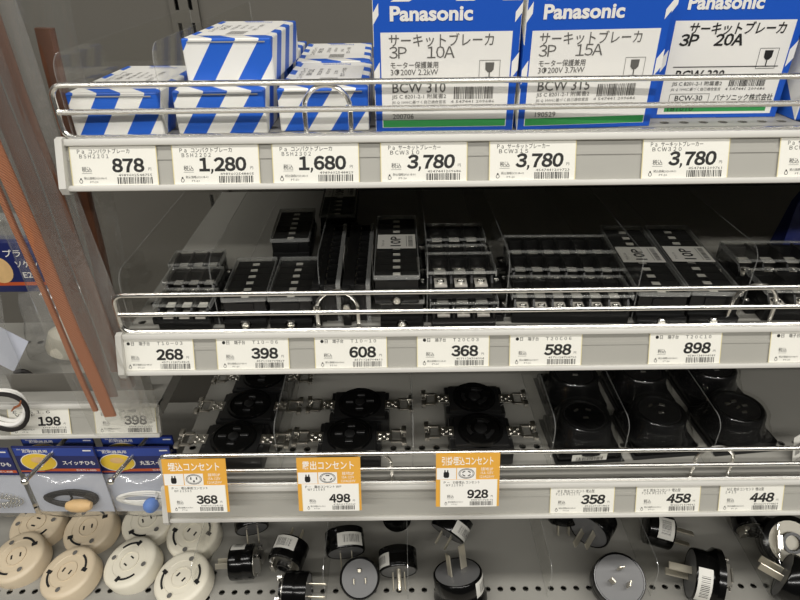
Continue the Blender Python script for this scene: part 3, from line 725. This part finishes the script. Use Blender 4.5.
# ------------------------------------------------------------------ blister packed receptacles
def blister(key, M, label, r=.0265, slots=0, sticker=False):
    def make():
        t = thing('blister_receptacle', '', 'receptacle')
        b = MB(); b.b2(-.031, .031, -.028, .030, .0, .010, 0, None, .002); b.lathe([(r+.004, .008), (r+.003, .014), (r, .019), (r-.001, .031), (r-.003, .0335), (r-.005, .0335), (r-.006, .0325), (0, .0325)], 40); b.obj('body', 'black_gloss', t)
        f = MB(); f.lathe([(r-.0065, .0325), (r-.0065, .0330), (r-.0075, .0330), (r-.0075, .0325)], 32); f.obj('face_ring', 'black', t)
        pts = ((-.006, .008, .5), (.006, .008, -.5), (0, -.003, 0)) if slots == 0 else ((-.008, .006, 0), (0, .0085, 0), (.007, .001, 0), (-.001, -.001, .5), (.001, -.008, 0))
        for x, y, a in pts:
            MB().box((0, 0, 0), (.0052, .0022, .0008), 0, Mx.Translation((x, y, .0328)) @ Mx.Rotation(a, 4, 'Z')).obj('contact', 'zinc', t)
        c = MB(); R = r+.0022
        c.lathe([(R+.0075, .0105), (R+.0055, .0115), (R+.005, .016), (R+.001, .0215), (R, .032), (R-.003, .0358), (0, .0362)], 40)
        c.obj('blister_shell', 'blister', t)
        fl = MB(); fl.b2(-.0335, .0335, -.031, .0325, .0, .0006); fl.obj('backing_card', 'black_matt', t)
        if sticker:
            st = MB(); st.b2(-.018, .016, -.0290, -.0286, .0015, .0095); so = st.obj('sticker', 'sticker', t)
            p = MB(); p.barcode(-.014, -.0012, .027, .0042, .0002, 0, frame((0, -.0290, .0035), (1, 0, 0), (0, 0, 1), (0, -1, 0)), 22, 4); p.obj('barcode', 'ink', so, smooth=False)
        return t
    return reuse(PROTO, key, make, M, label, 'blister packed black receptacles')
blister('b0', T(.1790, .036, D3+.0008, .06), 'round black receptacle in clear blister with a barcode sticker, first column front', slots=0, sticker=True)
blister('b1', T(.2545, .042, D3+.0010, .08), 'round black receptacle in clear blister, second column front')
blister('b2', T(.3340, .046, D3+.0010, .10), 'round black receptacle with five contacts in clear blister, third column front', slots=1)
blister('b1', T(.1860, .1035, D3+.0010, .03), 'round black receptacle in clear blister, first column rear')
blister('b1', T(.2600, .1075, D3+.0010, .05), 'round black receptacle in clear blister, second column rear')
blister('b2', T(.3380, .1130, D3+.0010, .05), 'round black receptacle in clear blister, third column rear')
tg = MB(); tg.b2(-.012, .012, 0, .0003, 0, .026); t = tg.obj('hanging_tag', 'sticker', None, T(.3850, .010, D3+.0006, .5) @ Mx.Rotation(-.25, 4, 'X')); tag(t, 'pale barcode tag leaning beside the rightmost blister pack', 'tag')
p = MB(); p.barcode(-.009, .005, .018, .012, .0001, 0, frame((0, 0, 0), (1, 0, 0), (0, 0, 1), (0, -1, 0)), 16, 8); p.obj('barcode', 'ink_grey', t, smooth=False)

# ------------------------------------------------------------------ power plugs
def plug(px, py, zc, d, label, r=.0175, h=.026, kind='2p', roll=0, sticker=None, clamp=False, flange=0, back=False, zin=True, bl=.017):
    """round black plug: local +z is the way its pins point"""
    c = at(px, py, Z=D4+zc); dv = V(d).normalized()
    t = thing('power_plug', label, 'plug', aim(c, dv, roll), 'black power plugs')
    b = MB(); R = r
    prof = [(R*.90, -h/2), (R*1.0, -h/2+.001), (R*1.0, -h*.12), (R*.985, -h*.10), (R*.985, -h*.02), (R, 0), (R, h/2-.0015), (R-.001, h/2), (R-.0022, h/2), (R-.0024, h/2-.0008)]
    if flange: prof = [(R*1.02, -h/2-.004), (R+flange, -h/2-.003), (R+flange, -h/2+.004), (R+flange*.3, -h/2+.007)]+prof[3:]
    b.lathe(prof+[(0, h/2-.0008)], 36); b.obj('body', 'black_gloss', t)
    f = MB(); f.lathe([(R-.0024, h/2-.0007), (R-.0026, h/2-.0003), (0, h/2-.0003)], 36); f.obj('face_plate', 'face_grey', t)
    z = h/2-.0005; mt = 'brass'
    def blade(x, y, w_, th, ln, rot=0):
        m = MB(); m.box((0, 0, ln/2), (w_, th, ln), 0, Mx.Translation((x, y, z)) @ Mx.Rotation(rot, 4, 'Z'), min(w_, th)*.3, 1); m.obj('pin', mt, t)
    if kind == '2p': blade(-.0064, 0, .0016, .0064, bl); blade(.0064, 0, .0016, .0064, bl)
    elif kind == '3p':
        blade(-.0064, -.003, .0016, .0064, bl); blade(.0064, -.003, .0016, .0064, bl)
        m = MB(); m.lathe([(.0024, 0), (.0024, bl), (.0018, bl+.003), (0, bl+.003)], 12, 0, Mx.Translation((0, .0075, z))); m.obj('pin', mt, t)
    elif kind == 'wide': blade(-.0098, 0, .0018, .0078, .026); blade(.0098, .001, .0084, .0018, .028)
    elif kind == 'tri':
        for k, a in enumerate((90, 210, 330)): blade(.0098*math.cos(math.radians(a)), .0098*math.sin(math.radians(a)), .0062, .0018, .016, math.radians(a+90+18))
    elif kind == 'side': blade(-.0075, 0, .0018, .0085, .024); blade(.0075, 0, .0018, .0085, .024)
    if sticker is not None:
        a0 = sticker; s_ = MB(); k = 1.004
        s_.lathe([(R*k, -h*.16), (R*k+.0001, -h*.15), (R*k+.0001, h*.42), (R*k, h*.43)], 14, 0, None, a0-.7, a0+.7); so = s_.obj('sticker', 'sticker', t)
        bc = MB(); rnd = random.Random(5)
        for q in range(13):
            aa = a0-.45+.07*q; ww = rnd.choice((.012, .02, .03)); bc.lathe([(R*k+.0002, -h*.05), (R*k+.0002, h*.30)], 1, 0, None, aa, aa+ww)
        bc.obj('barcode', 'ink', so, smooth=False)
    if clamp:
        cl = MB(); zb = -h/2-(.004 if flange else 0)
        cl.lathe([(R*.86, zb-.0004), (R*.86, zb-.001), (0, zb-.001)], 24); cl.obj('rear_plate', 'zinc' if zin else 'cream', t)
        ck = MB(); ck.lathe([(R*.42, zb-.0009), (R*.42, zb-.006), (R*.3, zb-.006), (R*.3, zb-.0009)], 16); ck.obj('cord_inlet', 'black', t)
        for sx in (-1, 1):
            q = MB(); q.box((sx*R*.55, 0, zb-.004), (.0022, R*.9, .008), 0, None, .0004, 1); q.box((sx*R*.55, 0, zb-.0085), (.006, R*.55, .0016), 0, None, .0004, 1); cp = q.obj('cord_clamp', 'zinc', t)
            q = MB(); q.cyl((sx*R*.55, -R*.62, zb-.005), (sx*R*.55, R*.62, zb-.005), .0011, 8); q.lathe([(.0026, 0), (.0026, .0016), (0, .0022)], 10, 0, aim((sx*R*.55, R*.62, zb-.005), (0, 1, 0))); q.obj('clamp_screw', 'chrome', cp)
    return t
plug(243, 562, .020, (-1, -.06, -.02), 'small black plug lying with pins to the left at bottom left', sticker=1.9, clamp=True, r=.0190, h=.027, roll=.5)
plug(289, 553, .022, (.22, .82, .16), 'small black plug showing its metal cord clamp, pins pointing back', sticker=1.4, clamp=True, r=.0205, h=.026)
plug(297, 590, .026, (1, -.06, .02), 'black plug with pins to the right at the bottom edge', clamp=True, r=.0195, h=.026, bl=.019, roll=.4)
plug(251, 519, .030, (.25, -.90, -.35), 'black plug mostly hidden under the rail above the perforated shelf', r=.0200)
plug(345, 542, .030, (.14, -.93, -.33), 'black plug with white barcode sticker, pins pointing down, behind the round face plug', r=.0225, h=.025, sticker=1.25)
plug(360, 578, .022, (.03, -.56, .80), 'round grey faced plug turned up to the viewer with two pins', r=.0220, h=.022, kind='3p', roll=0, bl=.0030)
plug(398, 561, .028, (.05, -.95, -.28), 'black three pin plug tilted with pins toward the shelf front', r=.0215, h=.024, kind='3p', sticker=2.75, bl=.019)
plug(459, 584, .022, (-.12, .36, .93), 'large black plug standing with two tall blades upward', r=.0270, h=.030, kind='wide', sticker=-.75, flange=.0022, roll=.25+math.pi)
plug(452, 524, .030, (-.52, -.72, -.42), 'black plug under the rail with one brass pin pointing down left', r=.0220, h=.026, sticker=.4)
plug(397, 514, .028, (0, .7, -.3), 'black plug hidden under the rail behind the three pin plug', r=.017)
plug(593, 524, .028, (-.60, -.76, -.04), 'black plug tilted left with grey face, right of the empty bay', r=.0245, h=.028, kind='side', roll=.5)
plug(563, 511, .030, (0, -.5, -.8), 'black plug almost hidden under the rail right of the empty bay', r=.018)
plug(617, 581, .024, (-.10, -.42, .88), 'large grey faced plug turned up with three angled blades', r=.0275, h=.028, kind='tri', bl=.008)
plug(658, 530, .024, (.93, -.26, -.12), 'black plug with white sticker and pale pin pointing right', r=.0190, h=.030, kind='side', sticker=.8, roll=1.25)
plug(702, 576, .032, (-.95, .28, .02), 'large black plug lying with broad brass pins to the left', r=.0275, h=.025, kind='side', sticker=-.85, flange=.0045, roll=1.35, clamp=True)
plug(749, 519, .026, (.1, .75, .2), 'plug showing its metal cord clamp under the rail at right', r=.020, clamp=True)
plug(784, 541, .030, (.10, .66, -.70), 'large black plug seen from behind with cream rear disc at right', r=.0275, h=.022, clamp=True, zin=False, flange=.002)
plug(797, 583, .030, (-.76, .55, .14), 'large black plug with pins to the upper left at right edge', r=.0265, h=.030, kind='side', flange=.002, clamp=True, roll=.3)

# ------------------------------------------------------------------ round beige sockets on the left
def ceiling_body(px, py, M_d, col, label, sticker=False, roll=0):
    def make():
        t = thing('ceiling_socket', '', 'socket'); R = .0315
        b = MB(); b.lathe([(R*.96, 0), (R, .001), (R, .018), (R-.001, .0195), (R-.003, .0210), (R-.006, .0213), (R*.62, .0216), (R*.60, .0210), (0, .0210)], 44); b.obj('body', col, t)
        for a in (20, 200):
            s_ = MB(); s_.lathe([(.0205, .0217), (.0205, .0221), (.0228, .0221), (.0228, .0217)], 10, 0, None, math.radians(a), math.radians(a+55)); sl = s_.obj('arc_slot', 'dark', t)
            s_ = MB(); s_.box((.0215*math.cos(math.radians(a)), .0215*math.sin(math.radians(a)), .0218), (.0060, .0040, .0010), 0, None); s_.obj('slot_end', 'dark', sl)
        for a in (110, 290):
            s_ = MB(); s_.lathe([(.0036, .0217), (.0036, .0222), (.0030, .0222), (.0030, .0217)], 16, 0, Mx.Translation((.0215*math.cos(math.radians(a)), .0215*math.sin(math.radians(a)), 0))); s_.obj('screw_hole_rim', col, t)
            s_ = MB(); s_.lathe([(.0030, .0217), (0, .0218)], 16, 0, Mx.Translation((.0215*math.cos(math.radians(a)), .0215*math.sin(math.radians(a)), 0))); s_.obj('screw_hole', 'ink_grey', t)
        for x in (-.0050, .0050): MB().box((x, 0, .0212), (.0016, .0050, .0010)).obj('contact_slot', 'dark', t)
        m = MB(); m.lathe([(.0118, .0208), (.0118, .0220), (.0106, .0220), (.0106, .0208)], 24); m.obj('centre_ring', col, t)
        return t
    c = at(px, py, Z=D4+.020); z = V(M_d).normalized(); M = aim(c, z, roll)
    M = M @ Mx.Translation((0, 0, -.021))
    return reuse(PROTO, 'ceil_'+col, make, M, label, 'round ceiling sockets')
ceiling_body(16, 556, (-.12, -.16, .97), 'beige', 'round beige socket at the far left edge, front row', roll=.3)
ceiling_body(67, 571, (-.16, -.12, .97), 'beige', 'round beige socket at the front, second from the left edge', roll=-.4)
ceiling_body(129, 561, (-.20, -.14, .96), 'cream', 'round cream socket at the front, left of the perforated shelf seam', roll=.9)
ceiling_body(181, 577, (-.12, -.14, .97), 'cream', 'round cream socket touching the edge of the perforated shelf', roll=-.7)
ceiling_body(36, 522, (-.05, -.15, .98), 'beige', 'round beige socket in the rear row below the black cord pack', roll=1.3)
ceiling_body(88, 527, (-.12, -.25, .95), 'beige', 'round beige socket in the rear row, tilted, right of the black cord pack', roll=.2)
ceiling_body(147, 519, (-.05, -.20, .98), 'cream', 'round cream socket in the rear row below the white cord pack', roll=.5)
ceiling_body(192, 532, (-.05, -.22, .98), 'cream', 'round cream socket in the rear row below the leftmost yellow card', roll=-.5)

# ------------------------------------------------------------------ hanging cord packs
def cord_pack(pxl, pyl, Y, label, wd=.079, title='スイッチひも', cord='black', rz=0, tilt=.0):
    o = at(pxl, pyl, Y=Y); hd, ht = .0365, .094
    M = frame(o, (1, 0, 0), (0, 0, 1), (0, -1, 0)) @ Mx.Rotation(rz, 4, 'Z') @ Mx.Rotation(tilt, 4, 'X')
    t = thing('cord_pack', label, 'package', M, 'hanging cord packs'); e = .0011
    h = MB(); h.b2(0, wd, -hd, 0, -.0002, .0010); hc = h.obj('header_card', 'navy', t)
    p = MB(); p.quad(.001, wd-.001, -.0120, -.0015, e, 0); p.quad(wd*.30, wd*.995, -hd+.0035, -hd+.0072, e+.00005, 1); p.quad(0, wd*.3, -hd+.0025, -hd+.0045, e+.00005, 1)
    p.obj('colour_bands', ['pack_blue', 'pack_orange'], hc, smooth=False)
    cx, cy = wd*.27, -.0205
    ov = MB(); ov.add([(cx+.0168*math.cos(a), cy+.0112*math.sin(a), e+.0001) for a in [i*math.pi/14 for i in range(28)]], [tuple(range(28))], 0)
    ov.add([(cx+.0176*math.cos(a), cy+.0120*math.sin(a), e+.00005) for a in [i*math.pi/14 for i in range(28)]], [tuple(range(28))], 1)
    ov.add([(cx+.007*math.cos(a), cy+.003+.004*math.sin(a), e+.0002) for a in [i*math.pi/8 for i in range(16)]], [tuple(range(16))], 2); ov.obj('yellow_oval', ['pack_yellow', 'white', 'wood'], hc, smooth=False)
    l = MB(); l.text(title, wd*.56, -.0235, .0042, e+.0002, 0, None, wd*.40, .02, 'l', 2); l.text('照明器具用', cx-.012, -.0075, .0030, e+.0002, 0, None, .024, .01, 'l', 1)
    l.text('引き外し対応', wd*.70, -hd+.0042, .0018, e+.0002, 0, None, wd*.25, .01, 'l', 1); l.quad(wd*.86, wd*.86+.008, -.0055, -.0039, e+.0002); l.text('取替用', wd*.06, -.0042, .0012, e+.0002, 0, None, .012, 0, 'l', 1)
    l.obj('lettering', 'white', hc, smooth=False)
    bk = MB(); bk.b2(.001, wd-.001, -ht, -hd+.001, -.0010, -.0004); bk.obj('backing_sheet', 'pack_grey', t)
    cy = -.072
    if cord == 'black':
        for k in range(5):
            rr = .0265-.0016*k; q = [(wd/2+rr*math.cos(a)*(1+.05*math.sin(3*a+k)), cy+(.0118-.0013*k)*math.sin(a)+.001*math.sin(2*a+k), .0018+.0004*(k % 2)) for a in [i*math.pi/14 for i in range(28)]]
            MB().tube(q, .0016, 6, True).obj('cord_loop', 'cord_black', t)
        b = MB(); b.lathe([(0, -.0135), (.0038, -.0125), (.0062, -.007), (.0068, 0), (.0062, .007), (.0038, .0125), (0, .0135)], 18, 0, Mx.Translation((wd*.62, cy-.0035, .0078)) @ Mx.Rotation(math.pi/2, 4, 'Y')); b.obj('wooden_bead', 'wood', t)
        MB().tube([(wd*.50+.003*math.sin(k), cy+.012-.004*k, .0042) for k in range(6)], .0011, 6).obj('cord_tie', 'cord_black', t)
    elif cord == 'white':
        for k in range(5):
            rr = .0275-.0014*k; q = [(wd*.46+rr*math.cos(a), cy+(.0098-.0013*k)*math.sin(a)+.001*math.sin(2*a+k), .0018+.0004*(k % 2)) for a in [i*math.pi/14 for i in range(28)]]
            MB().tube(q, .0014, 6, True).obj('cord_loop', 'cord_white', t)
        b = MB(); b.lathe([(0, -.0078)]+[(.0078*math.cos(a), .0078*math.sin(a)) for a in [-1.2+.3*i for i in range(9)]]+[(0, .0078)], 18, 0, Mx.Translation((wd*.58, cy-.003, .0085))); b.obj('blue_bead', 'bead_blue', t)
        MB().tube([(wd*.66+.002*math.sin(k*1.7), cy+.012-.004*k, .0042) for k in range(7)], .0010, 6).obj('cord_tie', 'cord_white', t)
    else:
        m = MB()
        for j in range(4):
            for i in range(34):
                a = i*2*math.pi/34; m.lathe([(0, -.0011), (.0009, -.0006), (.0011, 0), (.0009, .0006), (0, .0011)], 6, 0, Mx.Translation((wd*.62+(.024-.004*j)*math.cos(a), cy+(.0105-.0022*j)*math.sin(a), .002)))
        tag(m.obj('bead_chain', 'chrome', t), kind='stuff')
    nx, ny = 14, 12; vs = []; fs = []; rnd = random.Random(int(pxl*7+3))
    for j in range(ny+1):
        for i in range(nx+1):
            u, v = i/nx, j/ny; bul = math.sin(math.pi*u)*math.sin(math.pi*v)
            vs.append((u*wd, -hd-(ht-hd+.003)*v, .0012+.0155*bul**.6*(1 if cord != 'chain' else .4)+(.0008*rnd.random() if 0 < i < nx else 0)))
    for j in range(ny):
        for i in range(nx): a = j*(nx+1)+i; fs.append((a, a+1, a+nx+2, a+nx+1))
    MB().add(vs, fs).obj('clear_bag', 'film', t)
    return M
def hook(px, py, qx, qy, Yc, label, length=.16):
    a = at(px, py, Y=Yc); b = at(qx, qy, Z=a.z-.004); d = (b-a).normalized()
    t = thing('display_hook', label, 'hook', Mx.Translation(b), 'chrome display hooks')
    MB().tube([(0, 0, 0), (a-b), (a-b)-d*.02, V((a.x-b.x, .30-b.y, a.z-b.z-.001))], .0021, 8).obj('hook_rod', 'chrome', t)
    m = MB(); m.lathe([(0, -.0036)]+[(.0036*math.cos(q), .0036*math.sin(q)) for q in [-1.2+.3*i for i in range(9)]]+[(0, .0036)], 14); m.obj('ball_end', 'chrome', t)
cord_pack(11, 446, .020, 'hanging pack with black cord and wooden bead', cord='black', rz=-.02)
cord_pack(92, 447, .026, 'hanging pack with white cord and blue bead', title='丸玉スイッチ', cord='white', wd=.076)
cord_pack(-75, 447, .018, 'hanging pack with silver bead chain, cut off by the left edge', cord='chain', rz=-.03)
cord_pack(100, 436, .050, 'blue headed pack hanging behind the white cord pack', title='丸玉スイッチ', cord='white', wd=.074)
cord_pack(20, 437, .050, 'blue headed pack hanging behind the black cord pack', cord='black', wd=.074)
hook(53, 452, 25, 481, .020, 'chrome hook holding the pack with black cord')
hook(133, 455, 111, 481, .026, 'chrome hook holding the pack with white cord')

# ------------------------------------------------------------------ copper straps in bags
def strap(pts_px, wpx, label, strips, bag, hz='film', extend=0, cu='copper', bagtop=.02):
    """flat copper strap hanging nearly upright; pts_px = [(px, py, Y) top, bottom]"""
    (x0, y0, Y0), (x1, y1, Y1) = pts_px; a = at(x0, y0, Y=Y0); b = at(x1, y1, Y=Y1)
    d = (b-a).normalized(); a = a-d*extend
    t = thing('copper_strap', label, 'copper strap', frame(b, (1, 0, 0), (0, 1, 0), (0, 0, 1)), 'bagged copper straps')
    L = (b-a).length; up = -d; x = V((1, 0, 0)); x = (x-up*x.dot(up)).normalized(); n = x.cross(up)
    A = frame((0, 0, 0), x, up, n)
    for off, w_, th, cut, zz in strips:
        m = MB(); k = 14
        vs = []; fs = []; rnd = random.Random(int(off*1e5)+3)
        for i in range(k+1):
            u = cut+(L-cut)*i/k; jx = .0006*math.sin(i*1.3+off*900)
            for (sx, sz) in ((-1, -.4), (-.8, -1), (.8, -1), (1, -.4), (1, .4), (.8, 1), (-.8, 1), (-1, .4)): vs.append((off+jx+sx*w_/2, u, zz+sz*th/2))
        for i in range(k):
            for q in range(8): fs.append((i*8+q, i*8+(q+1) % 8, i*8+8+(q+1) % 8, i*8+8+q))
        fs += [tuple(range(8)), tuple(k*8+q for q in range(7, -1, -1))]
        m.add(vs, fs, 0, A); m.obj('copper_braid', cu, t)
    bx0, bx1, bot = bag; nx, ny = 12, 40; rnd = random.Random(len(label))
    ph = [rnd.random()*6 for _ in range(6)]
    for side in (1, -1):
        vs = []; fs = []
        for j in range(ny+1):
            for i in range(nx+1):
                u = i/nx; v = bot+(L+bagtop-bot)*j/ny; bul = .0045*math.sin(math.pi*u)**.5
                wr = .0016*math.sin(9*u+ph[0]+v*22)+.0012*math.sin(17*u+ph[1]-v*41)
                vs.append((bx0+(bx1-bx0)*u+.0015*math.sin(v*30+ph[2]), v, side*bul+(wr if 0 < i < nx else 0)+.0005))
        for j in range(ny):
            for i in range(nx): q = j*(nx+1)+i; fs.append((q, q+1, q+nx+2, q+nx+1))
        MB().add(vs, fs, 0, A).obj('clear_bag', hz, t)
    top = a-d*(bagtop-.012)       # the peg the bag hangs from
    k = thing('display_hook', 'chrome peg above the '+label.split(' in a')[0].split(' whose')[0], 'hook', Mx.Translation((top.x, top.y, top.z)), 'chrome pegs of the copper straps')
    MB().tube([(0, -.02, .006), (0, -.012, 0), (0, BACK-top.y, 0)], .0022, 8).obj('hook_rod', 'chrome', k)
    MB().b2(-.012, .012, BACK-top.y-.003, BACK-top.y, -.02, .02, 0, None, .001).obj('back_plate', 'chrome', k)
    return t
strap([(10, 180, -.012), (110, 415, -.012)], 12, 'bright copper strap in a clear bag, frontmost at left', [(.0005, .0105, .003, 0, .001), (-.0105, .0045, .003, .006, .0)], (-.022, .030, -.022), 'film', .20)
strap([(42, 180, .012), (128, 412, .020)], 26, 'dull copper strap in a hazy bag, middle of the three', [(-.009, .012, .003, .02, 0), (.006, .013, .003, .05, .001)], (-.022, .024, -.012), 'film_haze', .20, 'copper_dull')
strap([(45, 28, .046), (128, 386, .034)], 14, 'dark copper strap whose round top end shows beside the top shelf', [(.000, .0125, .008, 0, 0)], (-.016, .022, -.040), 'film', 0, 'copper_dull', .14)

# ------------------------------------------------------------------ goods on the left shelf
c = at(30, 292, Y=.13)
t = thing('socket_pack', 'navy lamp socket package hanging behind the copper straps', 'package', T(c.x, c.y, c.z, .0))
MB().b2(-.052, .036, 0, .018, -.0, .056, 0, None, .001).obj('box', 'navy', t)
MB().b2(-.030, .016, .008, .0090, .055, .084, 0, None, .0003).obj('hang_tab', 'clear_edge', t)
k = thing('display_hook', 'chrome peg holding the navy lamp socket package', 'hook', Mx.Translation((c.x-.007, c.y, c.z+.076)))
MB().tube([(0, -.012, .005), (0, -.006, 0), (0, BACK-c.y, 0)], .0022, 8).obj('hook_rod', 'chrome', k)
MB().b2(-.012, .012, BACK-c.y-.003, BACK-c.y, -.02, .02, 0, None, .001).obj('back_plate', 'chrome', k)
A = frame((0, -.0002, 0), (1, 0, 0), (0, 0, 1), (0, -1, 0))
p = MB(); p.text('プラ', -.012, .041, .0062, 0, 0, A, .017, .01); p.text('ソケット', -.004, .029, .0062, 0, 0, A, .030, .01); p.text('E26', .000, .017, .0062, 0, 0, A, .014, .01); p.obj('lettering', 'white', t, smooth=False)
q = MB(); q.quad(-.05, .034, .008, .012, 0, 0, A); q.add([(-.022+.013*math.cos(a), .026+.015*math.sin(a), .0001) for a in [i*math.pi/10 for i in range(20)]], [tuple(range(20))], 1, A); q.obj('print', ['pack_orange', 'wood'], t, smooth=False)
def bag_of(cx, cy, cz, w_, h_, d_, label, m, seed, lean=.3):
    rnd = random.Random(seed); t = thing('clear_bag', label, 'bag', T(cx, cy, cz) @ Mx.Rotation(-lean, 4, 'X')); nx, ny = 16, 14
    ph = [rnd.random()*6 for _ in range(6)]; vs = []; fs = []
    for side in (-1, 1):
        b = len(vs)
        for j in range(ny+1):
            for i in range(nx+1):
                u, v = i/nx, j/ny; bu = (math.sin(math.pi*u)*math.sin(math.pi*(.15+.8*v)))**.5 if 0 < i < nx else 0
                wr = .003*math.sin(13*u+ph[0]+5*v)+.002*math.sin(21*v+ph[1]-9*u)+.0015*math.sin(31*u+17*v+ph[2])
                vs.append(((u-.5)*w_+.002*math.sin(9*v+ph[3]), side*(bu*d_/2)+(wr*bu), v*h_+.003*math.sin(7*u+ph[4])*v))
        for j in range(ny):
            for i in range(nx): q = b+j*(nx+1)+i; fs.append((q, q+1, q+nx+2, q+nx+1))
    MB().add(vs, fs).obj('film', m, t)
    return t
c = at(52, 392, Z=1.068)
t = bag_of(c.x-.010, .118, 1.068, .085, .085, .05, 'crumpled clear bag with a cream fitting on the left shelf', 'film_haze', 3)
b = MB(); b.lathe([(.0, 0), (.018, .001), (.020, .006), (.020, .022), (.014, .030), (.013, .044), (.010, .046), (0, .046)], 24, 0, T(-.004, 0, .004) @ Mx.Rotation(.35, 4, 'Y')); b.obj('cream_fitting', 'cream', t)
c = at(8, 330, Y=.085)
t = bag_of(c.x-.030, .066, 1.068, .075, .10, .03, 'shiny clear bag of wire at the left edge', 'film_haze', 9, .15)
b = MB(); b.b2(-.03, .030, .0, .04, 0, .0004, 0, frame((.004, .004, .034), (math.cos(.6), 0, -math.sin(.6)), (math.sin(.6), 0, math.cos(.6)), (0, -1, 0))); b.obj('insert_card', 'pack_grey', t, smooth=False)
c = at(-2, 412, Y=.026)
t = thing('wire_coil', 'coil of white and black cable with bare copper ends over the left rail', 'cable', Mx.Translation(c))
for k, (mm, rr, dx, dy) in enumerate((('cord_white', .027, 0, 0), ('cord_white', .0245, .001, .004), ('cord_black', .029, .003, -.005))):
    MB().tube([(dx+rr*math.cos(a), dy+.004*math.sin(a*2), rr*.72*math.sin(a)+.004) for a in [-2.6+.2*i for i in range(27)]], .0021, 8).obj('cable', mm, t)
for k in range(5):
    MB().tube([(.018+.0012*k, -.006, .006+.001*k), (.024+.001*k, -.008, .013), (.031+.0006*k, -.009, .015+.0015*k)], .0006, 5).obj('bare_strand', 'copper', t)
c = at(30, 388, Y=.07)
t = thing('wire_coil', 'loop of black cable with stripped ends above the 198 tag', 'cable', Mx.Translation(c))
MB().tube([(.012*math.cos(a)-.004, .002*math.sin(2*a), .021*math.sin(a)) for a in [-1.9+.2*i for i in range(20)]], .0026, 8).obj('cable', 'cord_black', t)
for k in range(3): MB().tube([(.004, -.003, .004-.006*k), (-.006, -.004, .006-.006*k)], .0009, 6).obj('bare_strand', 'copper', t)
# navy printed pouch at the right end of the middle shelf
c = at(806, 240, Y=.13)
t = thing('pouch', 'navy printed pouch at the right edge of the middle shelf', 'package', T(c.x+.012, c.y, D2, -.2))
MB().add([(-.03, 0, 0), (.03, 0, 0), (.03, .03, 0), (-.03, .03, 0), (-.026, .008, .05), (.03, .008, .05), (.03, .022, .05), (-.026, .022, .05), (-.016, .014, .082), (.02, .014, .082), (.02, .016, .082), (-.016, .016, .082)],
         [(0, 3, 2, 1), (0, 1, 5, 4), (1, 2, 6, 5), (2, 3, 7, 6), (3, 0, 4, 7), (4, 5, 9, 8), (5, 6, 10, 9), (6, 7, 11, 10), (7, 4, 8, 11), (8, 9, 10, 11)]).obj('pouch_body', 'navy', t)

t = MB().b2(-.14, 0, 0, .0015, 0, .022, 0, None, .0005).obj('stop_plate', 'panel', None, T(-.248, .062, 1.0666)); tag(t, 'low dark grey stop plate behind the left rail', 'plate')
